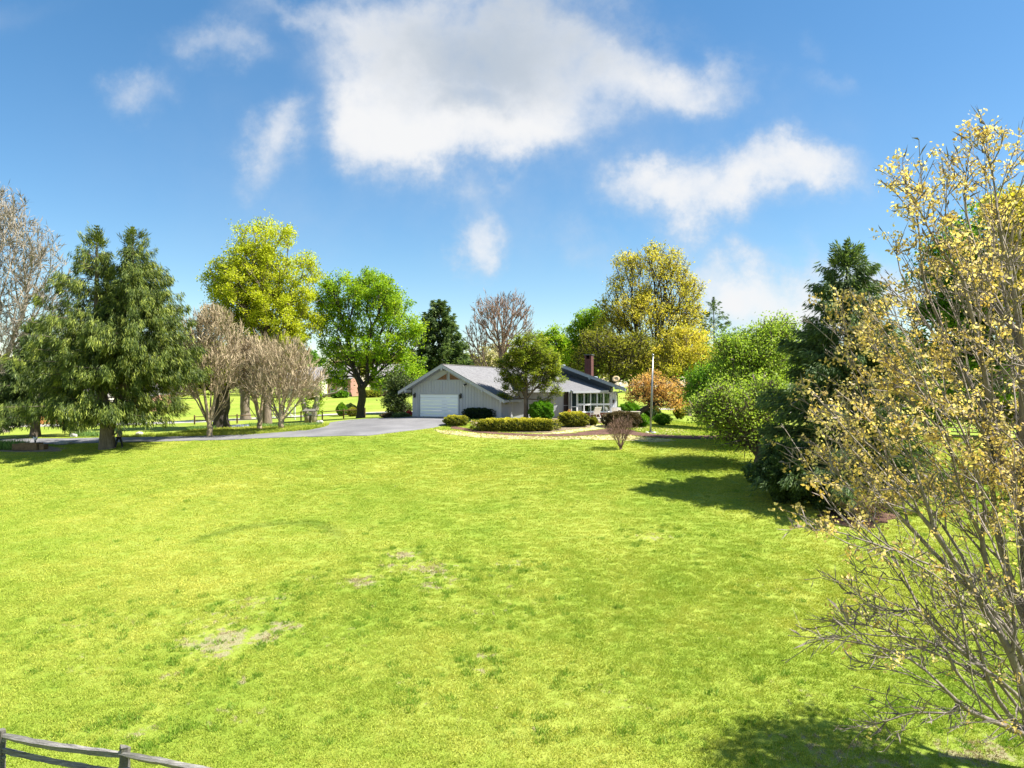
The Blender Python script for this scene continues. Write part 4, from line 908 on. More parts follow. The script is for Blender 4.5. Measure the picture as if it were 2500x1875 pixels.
for i in range(5):
    a, b = cols[i], cols[i+1]; root_ = None
    for (z0, z1) in ((Z_M0, Z_M1), ):
        pass
    m1 = MB()   # frame of one bay
    A, B = WP(a, BK), WP(b, BK); dv = Vector((B.x-A.x, B.y-A.y, 0)); L = dv.length; dv.normalize(); nb3 = Vector((NW.x, NW.y, 0)); A3 = Vector((A.x, A.y, 0))
    t_ = .045
    for (x0, x1, z0, z1) in ((0, t_, Z_SILL, Z_TOP), (L-t_, L-.002, Z_SILL, Z_TOP), (t_, L-t_, Z_SILL, Z_SILL+.05), (t_, L-t_, Z_TOP-.05, Z_TOP), (t_, L-t_, Z_M0, Z_M1)):
        m1.obox(A3+dv*x0+Vector((0,0,z0))-nb3*.04, dv*(x1-x0), nb3*.12, (0,0,z1-z0))
    fr = m1.build('window', M['white_paint'], house)
    for (z0, z1) in ((Z_SILL+.05, Z_M0), (Z_M1, Z_TOP-.05)):
        m2 = MB(); m2.obox(A3+dv*t_+Vector((0,0,z0))+nb3*.02, dv*(L-2*t_), nb3*.012, (0,0,z1-z0)); p_ = m2.build('pane', M['glass'], fr); p_.location = (0,0,0)
    m3 = MB()   # a hanging curtain behind, gathered to the sides
    for k_ in range(6):
        if k_ in (2, 5): continue
        m3.obox(A3+dv*(L*(.06+.155*k_))+nb3*(.07+.03*(k_ % 2))+Vector((0,0,Z_SILL if (k_+i) % 2 else Z_M0+.1)), dv*L*.13, nb3*.03, (0,0,Z_TOP-(Z_SILL if (k_+i) % 2 else Z_M0+.1)))
    c_ = m3.build('curtain', M['curtain'], fr); c_.location = (0,0,0)
wpanel(1409.5, 1489.5, zfloor, Z_TOP+.1, BK+1.8, .05, 'room_wall', 'interior')
# screen door and posts to the left of the glazing
A, B = WP(1394.5, BK), WP(1409.3, BK); dv = Vector((B.x-A.x, B.y-A.y, 0)); L = dv.length; dv.normalize(); A3 = Vector((A.x, A.y, 0)); nb3 = Vector((NW.x, NW.y, 0)); zT = zw(957, 1400)
m1 = MB()
for (x0, x1, z0, z1) in ((0, .06, zfloor, zT), (L-.1, L, zfloor, zT), (.06, L-.1, zT-.06, zT), (.06, L-.1, zfloor, zfloor+.12), (.06, L-.1, zw(993, 1400)-.03, zw(993, 1400)+.03)):
    m1.obox(A3+dv*x0+Vector((0,0,z0))-nb3*.05, dv*(x1-x0), nb3*.1, (0,0,z1-z0))
dr_ = m1.build('screen_door', M['white_paint'], house)
m2 = MB(); m2.obox(A3+dv*.06+Vector((0,0,zfloor+.12))+nb3*.0, dv*(L-.16), nb3*.01, (0,0,zT-.18-zfloor)); o = m2.build('pane', M['pane_dark'], dr_); o.location = (0,0,0)
wpanel(1389, 1394.4, zb, ztop+.02, BK-.02, .2); 
m1 = MB(); a = WP(1392, BK-.12); m1.tube([(a.x, a.y, ZG), (a.x, a.y, ztop)], .04, 8); m1.build('downspout', M['gutter'], house)
wpanel(1374, 1389, zw(985, 1382), ztop+.12, BK+.5, .12, 'wall', 'siding') if False else None
wpanel(1352, 1374, zb, wallz(WP(1360, 1.0))+.0, 1.0, .15); wpanel(1247, 1352, zb, wallz(WP(1300, 1.0)), 1.0, .15)
for i in range(12):
    a, b = WP(1300+i*6.1, .97), WP(1300+(i+1)*6.1, .97); m1 = MB(); dd = b-a; m1.obox((a.x+dd.x*.05, a.y+dd.y*.05, ZG-.3), (dd.x*.9, dd.y*.9, 0), (NW.x*.03, NW.y*.03, 0), (0,0,wallz(WP(1360, 1.0))-ZG+.28)); m1.build('board', M['siding'], house)
A, B = WP(1374, 1.05), WP(1389, 1.05); m1 = MB(); m1.obox((A.x, A.y, ZG), (B.x-A.x, B.y-A.y, 0), (NW.x*.06, NW.y*.06, 0), (0,0,zT-ZG+.12)); dd_ = m1.build('front_door', M['red_door'], house)
m1 = MB(); dv = Vector((B.x-A.x, B.y-A.y, 0)); 
for z0 in (ZG+.05, zw(991, 1380)): m1.obox(Vector((A.x, A.y, z0))-nb3*.03, dv, nb3*.028, (0,0,.06))
m1.obox(Vector((A.x, A.y, ZG))-nb3*.035, dv*.1, nb3*.03, (0,0,zT-ZG)); o = m1.build('frame', M['trim'], dd_); o.location = (0,0,0)
wpanel(1374, 1389.2, zT+.1, ztop+.1, 1.0, .1)
# -- upper roof whose left rake faces us, above a gable wall coloured dark for its shade
a = W3(1357, 886, 72.5); b = W3(1528, 949, 62.5)
q_ = Vector((.112, .9937, 0))
rk = MB(); rk.prism([a, b, b+q_*9, a+q_*6], (0,0,-.12)); o = rk.build('roof', M['shingle'], house); add_uv(o, (0,1,0), (1,0,0)); o['label'] = 'upper roof over the glazed room'
dab = b-a; nl = Vector((dab.y, -dab.x, 0)).normalized()
if nl.x > 0: nl = -nl
m1 = MB(); m1.obox(a+nl*.02+Vector((0,0,.02)), dab, (0,0,-.27), nl*.05); m1.build('fascia', M['trim_blue'], house)
m1 = MB(); m1.obox(a+nl*.03+Vector((0,0,.03)), dab, (0,0,.035), nl*.07); m1.build('drip_edge', M['gutter'], house)
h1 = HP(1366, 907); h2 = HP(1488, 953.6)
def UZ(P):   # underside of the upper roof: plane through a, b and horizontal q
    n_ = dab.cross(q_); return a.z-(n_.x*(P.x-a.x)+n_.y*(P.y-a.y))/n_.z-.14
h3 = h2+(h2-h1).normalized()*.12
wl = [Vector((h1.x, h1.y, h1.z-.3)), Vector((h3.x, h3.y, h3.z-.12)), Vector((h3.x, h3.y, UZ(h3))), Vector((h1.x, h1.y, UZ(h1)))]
m1 = MB(); m1.prism(wl, tuple(-nl*.1)); m1.build('shaded_gable', M['gable_shade'], house)  # gable wall under the rake, its shade put into the colour
m1 = MB(); dab_n = dab.normalized(); m1.prism([a+Vector((0,0,-.15))+nl*.0, b+Vector((0,0,-.15)), b+Vector((0,0,-.15))-nl*1.5, a+Vector((0,0,-.15))-nl*1.5], (0,0,-.02)) if False else None
for f in (.03, .52, .87):
    p = a+dab*f; m1 = MB(); m1.obox(p+nl*.13+Vector((0,0,-.10)), -nl*1.0, dab_n*.16, (0,0,-.28)); m1.build('beam_end', M['trim_blue'], house)
cw_ = WP(1506, BK-.04)
for (q0, q1) in ((cw_, Vector((cw_.x+1.0, cw_.y+7.5))),):
    m1 = MB(); dd = q1-q0; m1.prism([(q0.x, q0.y, zb), (q1.x, q1.y, zb), (q1.x, q1.y, ztop), (q0.x, q0.y, ztop)], (-.15, 0, 0)); m1.build('wall', M['siding'], house)
cp = WP(1508, BK-.3); m1 = MB(); b3 = b+Vector((-.3, .5, -.25))
m1.tube([b3, (b3.x-.35, b3.y+.6, b3.z-.15), (cp.x+.05, cp.y+.35, ztop-.35), (cp.x+.05, cp.y+.35, ZG)], .05, 8); m1.build('downspout', M['gutter'], house)
m1 = MB(); m1.obox(b+Vector((.0, 0, -.02)), q_*9, (.1, 0, 0), (0,0,-.14)); m1.build('gutter', M['gutter'], house)
# mailbox-like wall bell at the corner
p = WP(1498, BK-.1); m1 = MB(); m1.tube([(p.x, p.y, zw(976, 1498)), (p.x, p.y, zw(984, 1498))], [.1, .06], 8); m1.build('wall_lantern', M['red_door'], house)
# chimney
cb_ = W3(1427, 913, 70.5); wx = 15.5/FPX*70.5/.906; ch = MB(); top_z = CZ-(866-HY)/FPX*70.5
ch.obox((cb_.x, cb_.y, cb_.z-1.6), E2(U2)*wx, E2(R2)*.75, (0,0,top_z-cb_.z+1.6-.42)); c_o = ch.build('chimney', M['brick_dark'], house); add_uv(c_o, (.7,.7,0), (0,0,1))
ch = MB(); z0 = top_z-.42
for (s0, s1, r0, r1) in ((0, .17, 0, .75), (wx-.17, wx, 0, .75), (.17, wx-.17, .62, .75)):
    ch.obox(Vector((cb_.x, cb_.y, z0))+E2(U2)*s0+E2(R2)*r0, E2(U2)*(s1-s0), E2(R2)*(r1-r0), (0,0,.36))
o = ch.build('flue', M['brick_dark'], c_o); o.location = (0,0,0); add_uv(o, (.7,.7,0), (0,0,1))
ch = MB(); ch.obox(Vector((cb_.x, cb_.y, z0+.362))-E2(U2)*.07-E2(R2)*.07, E2(U2)*(wx+.14), E2(R2)*.89, (0,0,.10)); o = ch.build('chimney_cap', M['gutter'], c_o); o.location = (0,0,0)
# satellite dishes
def dish(px, py, d, rx, name, label, matn, tilt, aim):
    c = W3(px, py, d); root = empty(name, tuple(c+Vector((0,0,-.75))), label, 'satellite dish'); m1 = MB()
    n = Vector(aim).normalized(); ax = n.cross(Vector((0,0,1))).normalized(); ay = ax.cross(n)
    rr = rx/FPX*d; K = 16; rings = [(0, -.10), (.5, -.075), (1, 0)]; v = [c+n*(-.10*rr*2)]; f = []
    for (r_, h_) in rings[1:]:
        for j in range(K): an = 2*math.pi*j/K; v.append(c+(ax*math.cos(an)+ay*math.sin(an)*.85)*rr*r_+n*h_*rr*2)
    for j in range(K): f.append((0, 1+j, 1+(j+1) % K)); f.append((1+j, 1+K+j, 1+K+(j+1) % K, 1+(j+1) % K))
    m1.poly(v, f); o = m1.build('reflector', M[matn], root, True); mo = o.modifiers.new('solid', 'SOLIDIFY'); mo.thickness = .02
    m2 = MB(); m2.tube([c-n*.1, c+Vector((0,0,-.25))-n*.15, c+Vector((0,0,-.8))-n*.1], .03, 6); m2.build('mast', M['steel'], root)
    m3 = MB(); m3.tube([c-ay*rr*.8, c+n*rr*1.1-ay*rr*.35], .015, 5); m3.tube([c+n*rr*1.05-ay*rr*.35, c+n*rr*1.3-ay*rr*.3], .05, 6); m3.build('arm', M['steel'], root)
dish(1503.5, 925, 63.6, 9.5, 'satellite_dish', 'tan oval satellite dish standing on the end of the upper roof', 'dish', 0, (-.35, -1, .45))
dish(1514.5, 937, 63.2, 4.0, 'satellite_dish', 'small white satellite dish below the tan one at the roof corner', 'white_paint', 0, (.9, -.9, .3))
# ---------------------------------------------------------------- terrace furniture
def chair(px, dd, yaw, s, label, name='lounge_chair'):
    p = at(px, dd); p.z = max(p.z, ZG-.06); root = empty(name, tuple(p), label, 'chair'); R_ = lambda x, y, z: p+Vector((x*math.cos(yaw)-y*math.sin(yaw), x*math.sin(yaw)+y*math.cos(yaw), z))*1.0
    def bar(nm, pts, r, mat='white_paint'): m = MB(); m.tube([R_(*q) for q in pts], r, 6); m.build(nm, M[mat], root)
    w_ = .30*s
    for sg in (-1, 1): bar('side_frame', [(sg*w_, .45*s, 1.0*s), (sg*w_, .1*s, .42*s), (sg*w_, -.5*s, .36*s), (sg*w_, -.55*s, 0)], .022); bar('leg', [(sg*w_, .38*s, .0), (sg*w_, .05*s, .40*s)], .022); bar('armrest', [(sg*w_, .25*s, .68*s), (sg*w_, -.35*s, .62*s), (sg*w_, -.4*s, .36*s)], .02)
    def pad(nm, y0, z0, y1, z1):
        m = MB(); m.prism([R_(-w_, y0, z0), R_(w_, y0, z0), R_(w_, y1, z1), R_(-w_, y1, z1)], (0,0,-.03)); m.build(nm, M['fabric_white'], root)
    pad('backrest', .1*s, .42*s, .45*s, 1.02*s); pad('seat', .1*s, .43*s, -.5*s, .38*s); return root
terrace = MB()
A = WP(1412, -.1); B = WP(1560, -.1)
ter = MB(); c0 = WP(1440, -2.6); ter.obox((A.x, A.y, ZG-.3), (B.x-A.x, B.y-A.y, 0), (-NW.x*2.6, -NW.y*2.6, 0), (0,0,.22)); o = ter.build('terrace', M['slab']); tag(o, kind='structure')
chair(1455, 62.6, math.radians(200), 1.05, 'white reclining lounge chair on the terrace before the low brick wall')
chair(1503.5, 64.6, math.radians(150), .95, 'white garden chair by the corner of the house, left of the pair', 'garden_chair'); chair(1511.5, 64.9, math.radians(150), .95, 'white garden chair of the corner pair, the one nearer the table', 'garden_chair')
tp = at(1532, 66); rt = empty('garden_table', tuple(tp), 'long pale garden table between the house corner and the orange tree', 'table')
m1 = MB(); m1.box(tp.x-1.0, tp.x+1.2, tp.y-.4, tp.y+.4, tp.z+.70, tp.z+.76); m1.build('tabletop', M['slab'], rt)
for dx in (-.9, 1.05):
    for dy in (-.33, .28): m1 = MB(); m1.box(tp.x+dx, tp.x+dx+.07, tp.y+dy, tp.y+dy+.07, tp.z, tp.z+.70); m1.build('leg', M['slab'], rt)
m1 = MB(); tq = at(1467, 61.9); rt = empty('footstool', tuple(tq), 'low pale side table in front of the lounge chair', 'table')
m1.box(tq.x-.42, tq.x+.42, tq.y-.25, tq.y+.25, tq.z+.28, tq.z+.33); m1.build('tabletop', M['slab'], rt)
for dx in (-.38, .33):
    for dy in (-.2, .15): m1 = MB(); m1.box(tq.x+dx, tq.x+dx+.05, tq.y+dy, tq.y+dy+.05, tq.z, tq.z+.28); m1.build('leg', M['slab'], rt)
# ---------------------------------------------------------------- flagpole
fp_ = G(1588, 1056); fr_ = empty('flagpole', tuple(fp_), 'bare grey flagpole standing on the round bed right of the house', 'flagpole')
d_ = fp_.y; tpz = CZ-(870-HY)/FPX*d_; lean_ = (1594-1588)/FPX*d_
m1 = MB(); m1.tube([(fp_.x, fp_.y, fp_.z-.1), (fp_.x+lean_*.5, fp_.y, (fp_.z+tpz)/2), (fp_.x+lean_, fp_.y, tpz)], [.085, .07, .045], 14); m1.build('pole', M['steel'], fr_, True)
m1 = MB(); K = 8
m1.tube([(fp_.x+lean_, fp_.y, tpz), (fp_.x+lean_, fp_.y, tpz+.06), (fp_.x+lean_, fp_.y, tpz+.14), (fp_.x+lean_, fp_.y, tpz+.2)], [.03, .09, .09, .02], 10); m1.build('finial', M['steel'], fr_, True)
m1 = MB(); m1.tube([(fp_.x, fp_.y, fp_.z-.05), (fp_.x, fp_.y, fp_.z+.10)], [.24, .17], 14); m1.build('collar', M['gutter'], fr_)
m1 = MB(); m1.tube([(fp_.x+.1, fp_.y-.09, fp_.z+1.2), (fp_.x+.1+lean_*.4, fp_.y-.10, (fp_.z+tpz)/2), (fp_.x+lean_+.05, fp_.y-.08, tpz)], .008, 4); m1.build('halyard', M['white_paint'], fr_)
def rock(px, py, sx, sz, label, mat='stone', seed=1):
    p = G(px, py); r = random.Random(seed); bm = MB(); K, n = 9, 5; v = []
    for i in range(n+1):
        th_ = math.pi*i/n
        for j in range(K):
            a = 2*math.pi*j/K; q = 1+r.uniform(-.14, .14); v.append(p+Vector((sx*math.sin(th_)*math.cos(a)*q, sx*.7*math.sin(th_)*math.sin(a)*q, sz*.35+sz*.65*math.cos(th_)*q)))
    bm.poly(v, [(i*K+j, i*K+(j+1) % K, (i+1)*K+(j+1) % K, (i+1)*K+j) for i in range(n) for j in range(K)]); o = bm.build('rock', M[mat]); tag(o, label, 'rock'); return recenter(o)
rock(781, 1035, .38, .38, 'pale rock on the tip of the bank beside the drive', seed=3)
rock(157, 1085, .75, .35, 'flat grey rock on the grass left of the spruce trunk', seed=4)
rock(47, 1092, .55, .5, 'grey boulder at the end of the iris bed', seed=5)
rock(1597, 1058, .16, .13, 'small white stone to the right of the flagpole foot', 'white_paint', 6); rock(1580, 1057, .13, .1, 'small white stone to the left of the flagpole foot', 'white_paint', 7)
rock(341, 1063, .35, .38, 'cream stone at the start of the bank beyond the drive', 'slab', 8)
rock(180, 1067, .35, .35, 'brown-grey stone beyond the drive left of the spruce', seed=9)
# wooden planter
p = G(76, 1098); pl = empty('planter', tuple(p), 'low rusty brown wooden planter box on the grass by the drive', 'planter')
for i, (x0, x1, y0, y1, h_) in enumerate(((-1.35, -.75, -.35, .35, .52), (-.7, .75, -.45, -.38, .62), (-.7, .75, .30, .37, .58), (-.74, -.70, -.38, .37, .58), (.75, .79, -.38, .37, .58), (.83, 1.25, -.3, .3, .48))):
    m1 = MB(); m1.obox(p+Vector((x0, y0, 0)), (x1-x0, 0, 0), (0, y1-y0, 0), (0, 0, h_)); m1.build('panel', M['rust_wood'], pl, bevel=.015)
m1 = MB(); m1.box(p.x-.7, p.x+.75, p.y-.37, p.y+.3, p.z+.1, p.z+.5); m1.build('soil', M['mulch'], pl)
p = p+Vector((.0, .5, 0)); bb = empty('bird_bath', tuple(p), 'small white bird figure standing behind the wooden planter', 'ornament')
m1 = MB(); m1.tube([p, p+Vector((0,0,.7))], [.12, .06], 8); m1.build('pedestal', M['gutter'], bb)
m1 = MB(); m1.tube([p+Vector((-.04,0,.7)), p+Vector((0,0,.82)), p+Vector((.12,0,.95)), p+Vector((.2,0,1.05))], [.06, .12, .08, .01], 8); m1.tube([p+Vector((-.02,0,.82)), p+Vector((-.1,0,.97)), p+Vector((-.2,0,1.06))], [.08, .06, .01], 8); m1.build('bird', M['white_paint'], bb, True)
# ---------------------------------------------------------------- split-rail fence in the foreground
def rail(parent, a, b, r, seed):
    rr = random.Random(seed); a, b = Vector(a), Vector(b); n = 15; v = []; t = (b-a).normalized(); s_ = t.cross(Vector((0,0,1))).normalized(); u_v = s_.cross(t)
    K = 8; sh = [1, .82, 1.05, .7, 1.0, .85, 1.1, .72]; bow = rr.uniform(-.04, .02)
    for i in range(n):
        f = i/(n-1); p = a.lerp(b, f)+Vector((0,0,bow*math.sin(f*math.pi)*2+rr.uniform(-.008, .008))); tap = .55+.45*min(1, 7*min(f, 1-f)+.15); tw = f*1.1+seed
        for j in range(K):
            an = 2*math.pi*j/K+tw; q = r*tap*sh[j]*(1+rr.uniform(-.09, .09)); v.append(p+s_*math.cos(an)*q*.72+u_v*math.sin(an)*q)
    m1 = MB(); m1.poly(v, [(i*K+j, i*K+(j+1) % K, (i+1)*K+(j+1) % K, (i+1)*K+j) for i in range(n-1) for j in range(K)]+[tuple(range(K-1, -1, -1)), tuple((n-1)*K+j for j in range(K))]); return m1.build('rail', M['fence_rail'], parent)
fpost = [W3(-330, 1732, 16.9), W3(2, 1780, 16.05), W3(305, 1820, 15.2), W3(640, 1886, 14.5), W3(1010, 1945, 13.9)]
fz = [tz(p.x, p.y) for p in fpost]
fence = empty('split_rail_fence', (fpost[2].x, fpost[2].y, fz[2]), 'weathered grey split-rail fence in the lower left corner', 'fence')
for i, p in enumerate(fpost):
    rr = random.Random(i+3); m1 = MB(); zt_ = p.z; K = 5; v = []
    hs = [fz[i]-.3, fz[i]+.25, fz[i]+.6, zt_-.25, zt_-.06, zt_]
    for li, z_ in enumerate(hs):
        for j in range(K):
            an = 2*math.pi*j/K+.3*i; q = (.115 if li < 5 else .11)*(1+rr.uniform(-.14, .14)); v.append((p.x+math.cos(an)*q*1.05+.02*math.sin(z_*3), p.y+math.sin(an)*q*.8, z_+(rr.uniform(-.05, .03) if li == 5 else 0)))
    m1.poly(v, [(a_*K+j, a_*K+(j+1) % K, (a_+1)*K+(j+1) % K, (a_+1)*K+j) for a_ in range(5) for j in range(K)]+[tuple(5*K+j for j in range(K))]); m1.build('post', M['weathered'], fence, bevel=.008)
for i in range(4):
    a, b = fpost[i], fpost[i+1]
    for k_, (da, db) in enumerate(((-.15, -.24), (-.47, -.64), (-.98, -1.12))):
        dx = Vector((0, .03*(1 if i % 2 else -1), 0)); rail(fence, a+Vector((-.12, 0, da))+dx, b+Vector((.12, 0, db))+dx, .082, i*3+k_)
# ---------------------------------------------------------------- far buildings
def gable_house(px0, px1, d, ybase_off, wall_h, roof_h, depth, wmat, rmat, label, name='neighbour_house', wins=(), chim=None, yaw=0.0, win_size=(.9,1.3), z=None):
    c = at((px0+px1)/2, d); w_ = (px1-px0)/FPX*d; c = c+Vector((0, 0, ybase_off if z is None else z-c.z)); root = empty(name, tuple(c), label, 'house')
    ca, sa = math.cos(yaw), math.sin(yaw)
    R_ = lambda x, y, z_: c+Vector((x*ca-y*sa, x*sa+y*ca, z_))
    ex, ey = R_(1,0,0)-c, R_(0,1,0)-c
    m1 = MB(); m1.obox(R_(-w_/2, 0, -.5), ex*w_, ey*depth, (0,0,wall_h+.5)); o = m1.build('wall', M[wmat], root); add_uv(o, ex, (0,0,1))
    m1 = MB(); t = .2
    for s_ in (0, 1):
        y0 = -.5 if s_ == 0 else depth+.5
        m1.prism([R_(-w_/2-.5, y0, wall_h-.05), R_(w_/2+.5, y0, wall_h-.05), R_(w_/2+.5, depth/2, wall_h+roof_h), R_(-w_/2-.5, depth/2, wall_h+roof_h)], (0,0,-t))
    m1.prism([R_(-w_/2+.02, .02, wall_h-.2), R_(-w_/2+.02, depth-.02, wall_h-.2), R_(-w_/2+.02, depth/2, wall_h+roof_h-.25)], tuple(ex*(w_-.04)))
    o = m1.build('roof', M[rmat], root)
    if rmat == 'shingle': add_uv(o, ex, ey)
    for (fx, fz) in wins:
        ww, wh = win_size; x0 = -w_/2+fx*w_-ww/2; z0 = fz
        m2 = MB()
        for (a0, a1, b0, b1) in ((0, .09, 0, wh), (ww-.09, ww, 0, wh), (.09, ww-.09, 0, .09), (.09, ww-.09, wh-.09, wh), (.09, ww-.09, wh/2-.03, wh/2+.03)):
            m2.obox(R_(x0+a0, -.05, z0+b0), ex*(a1-a0), ey*.06, (0,0,b1-b0))
        fr = m2.build('window', M['white_paint'], root); m3 = MB(); m3.obox(R_(x0+.08, -.02, z0+.08), ex*(ww-.16), ey*.01, (0,0,wh-.16)); g_ = m3.build('pane', M['pane_dark'], fr); g_.location = (0,0,0)
    if chim is not None:
        m2 = MB(); m2.obox(R_(-w_/2+chim*w_, depth/2-.4, wall_h), ex*.8, ey*.8, (0,0,roof_h+1.2)); o = m2.build('chimney', M['brick_house'], root); add_uv(o, (.7,.7,0), (0,0,1))
    m2 = MB(); m2.obox(R_(-w_/2-.5, -.56, wall_h-.24), ex*(w_+1), ey*.05, (0,0,.2)); m2.build('gutter', M['white_paint'], root)
    return root
gable_house(905, 990, 165, 0, 4.2, 3.6, 9, 'brick_house', 'shingle_far', 'pale-roofed brick house far behind the lime tree, right of its trunk', wins=((.15,.8),(.4,.8),(.65,.8),(.88,.8),(.25,2.7),(.6,2.7)), chim=.9)
gable_house(800, 856, 170, 0, 4.6, 3.2, 9, 'brick_house', 'shingle_far', 'brick house far behind the lime tree, left of its trunk', wins=((.2,.9),(.5,.9),(.8,.9),(.5,3.0)), chim=.1)
gable_house(700, 775, 175, 0, 4.4, 3.4, 9, 'plaster', 'shingle_far', 'cream house far behind the bare multi-stemmed trees', wins=((.2,.9),(.5,.9),(.8,.9)), chim=.1)
gable_house(-30, 11, 84, 0, 2.1, .7, 3, 'plaster', 'white_paint', 'cream shed at the left edge of the picture', 'shed', wins=(), win_size=(.6,.7))
gable_house(20, 235, 112, 0, 2.9, 1.6, 7, 'plaster', 'shingle_far', 'long cream house beyond the street behind the conifers', wins=((.08,.9),(.2,.9),(.35,.9),(.5,.9),(.65,.9),(.8,.9),(.93,.9)), chim=.4)
gable_house(270, 372, 120, 0, 2.9, 1.9, 8, 'brick_house', 'shingle_far', 'brick house beyond the street behind the large spruce', wins=((.1,.9),(.3,.9),(.5,.9),(.7,.9),(.9,.9)), chim=.7)
# orange leaf bank beyond the street
def mound(name, px0, px1, d, hgt, dep, mat, label, cat, n=4000, seed=1):
    r = np.random.default_rng(seed); a, b = at(px0, d), at(px1, d); nx_ = 60; ny_ = 12
    v = []; 
    for i in range(nx_+1):
        for j in range(ny_+1):
            x = a.x+(b.x-a.x)*i/nx_; y = d+dep*(j/ny_-.5); h = hgt*math.sin(math.pi*min(1, max(0, j/ny_)))**.7*min(1, 6*min(i, nx_-i)/nx_)*(1+.18*math.sin(i*.9)+.1*math.sin(i*2.3+j)); v.append((x, y, tz(x, y)-.05+h+r.uniform(-.04, .04)))
    m1 = MB(); m1.poly(v, [(i*(ny_+1)+j, (i+1)*(ny_+1)+j, (i+1)*(ny_+1)+j+1, i*(ny_+1)+j+1) for i in range(nx_) for j in range(ny_)]); o = m1.build(name, M[mat], None, True); tag(o, label, kind='stuff'); return o
mound('leaf_bank', 12, 235, 93.5, 1.7, 4.5, 'orange_bank', 'orange-brown bank of bare earth and leaves beyond the street', 'bank')
# ---------------------------------------------------------------- rail fence and small things beyond the drive
def far_fence(pts, hs, label, rails=(.45, .95), name='rail_fence', mat='rust_wood', r=.05):
    P = [at(px, d) for px, d in pts]; root = empty(name, tuple(P[0]), label, 'fence')
    for p in P: m1 = MB(); m1.box(p.x-.07, p.x+.07, p.y-.07, p.y+.07, p.z-.2, p.z+hs); m1.build('post', M[mat], root)
    for a, b in zip(P[:-1], P[1:]):
        for h_ in rails: m1 = MB(); m1.tube([a+Vector((0,-.04,h_)), b+Vector((0,-.04,h_))], r, 6); m1.build('rail', M[mat], root)
    return root
far_fence([(475+i*52, 85-i*.4) for i in range(9)], 1.15, 'low brown post-and-rail fence beyond the drive and the crape myrtles')
far_fence([(2110+i*85, 62-i*.3) for i in range(8)], 1.25, 'dark rail fence across the far lawn behind the yellow tree', rails=(.4,.8,1.15))
far_fence([(1655+i*30, 95) for i in range(4)], 1.3, 'thin dark garden fence on the far lawn right of the house', rails=(.4,.9,1.2), mat='gutter', r=.03)
# white gate
c = at(722, 88); gt = empty('gate', tuple(c), 'white bar gate by the street behind the bare trees', 'gate')
for dx in (-4.2, -.1, 1.2): m1 = MB(); m1.box(c.x+dx-.06, c.x+dx+.06, c.y-.06, c.y+.06, c.z, c.z+2.0); m1.build('post', M['white_paint'], gt)
for i in range(11): m1 = MB(); x0 = c.x-4.0+i*.37; m1.box(x0, x0+.07, c.y-.02, c.y+.02, c.z+.2, c.z+1.7-.02*i); m1.build('bar', M['white_paint'], gt)
for h_ in (.3, 1.5): m1 = MB(); m1.box(c.x-4.2, c.x-.1, c.y-.07, c.y-.025, c.z+h_, c.z+h_+.07); m1.build('rail', M['white_paint'], gt)
m1 = MB(); m1.tube([c+Vector((-1.6,-.1,1.5)), c+Vector((-.1,-.1,.3))], .035, 5); m1.build('brace', M['white_paint'], gt)
# roofed feeder box on the cut stump
c = at(757, 71.5); c.z = CZ-(1010-HY)/FPX*71.5; fb = empty('bird_feeder', tuple(c), 'grey wooden bird feeder house on a dark post in front of the cut trunks', 'bird feeder')
m1 = MB(); m1.box(c.x-.62, c.x+.62, c.y-.3, c.y+.3, c.z-.22, c.z-.14); m1.build('floor', M['weathered'], fb)
m1 = MB(); m1.prism([c+Vector((-.72,-.4,.30)), c+Vector((.72,-.4,.30)), c+Vector((.55,0,.5)), c+Vector((-.55,0,.5))], (0,0,-.05)); m1.prism([c+Vector((-.72,.4,.30)), c+Vector((.72,.4,.30)), c+Vector((.55,0,.5)), c+Vector((-.55,0,.5))], (0,0,-.05)); m1.build('roof', M['weathered'], fb)
for dx in (-.5, .42):
    m1 = MB(); m1.box(c.x+dx, c.x+dx+.08, c.y-.04, c.y+.04, c.z-.14, c.z+.28); m1.build('post', M['weathered'], fb)
m1 = MB(); m1.tube([(c.x, c.y, tz(c.x, c.y)-.1), (c.x, c.y, c.z-.22)], [.12, .09], 8); m1.build('pedestal', M['bark_dark'], fb)
m1 = MB(); m1.box(c.x-.12, c.x+.14, c.y-.14, c.y+.1, c.z-.13, c.z+.18); m1.build('hopper', M['white_paint'], fb)
# lamp post like pole right of the leaning stump
c = at(693, 70); m1 = MB(); m1.tube([c, c+Vector((0,0,1.7))], .045, 8); m1.tube([c+Vector((0,0,1.7)), c+Vector((0,0,2.0)), c+Vector((0,0,2.05))], [.07, .11, .02], 8); o = m1.build('lamp_post', M['black_metal']); tag(o, 'slim black garden lamp post beside the middle bare tree', 'lamp post'); recenter(o)
c = at(943, 67.5); m1 = MB(); m1.box(c.x-.12, c.x+.12, c.y-.02, c.y+.02, c.z+.2, c.z+.55); m1.tube([c, c+Vector((0,0,.4))], .02, 5); o = m1.build('yard_sign', M['white_paint']); tag(o, 'tiny white sign beside the drive left of the garage', 'sign'); recenter(o)
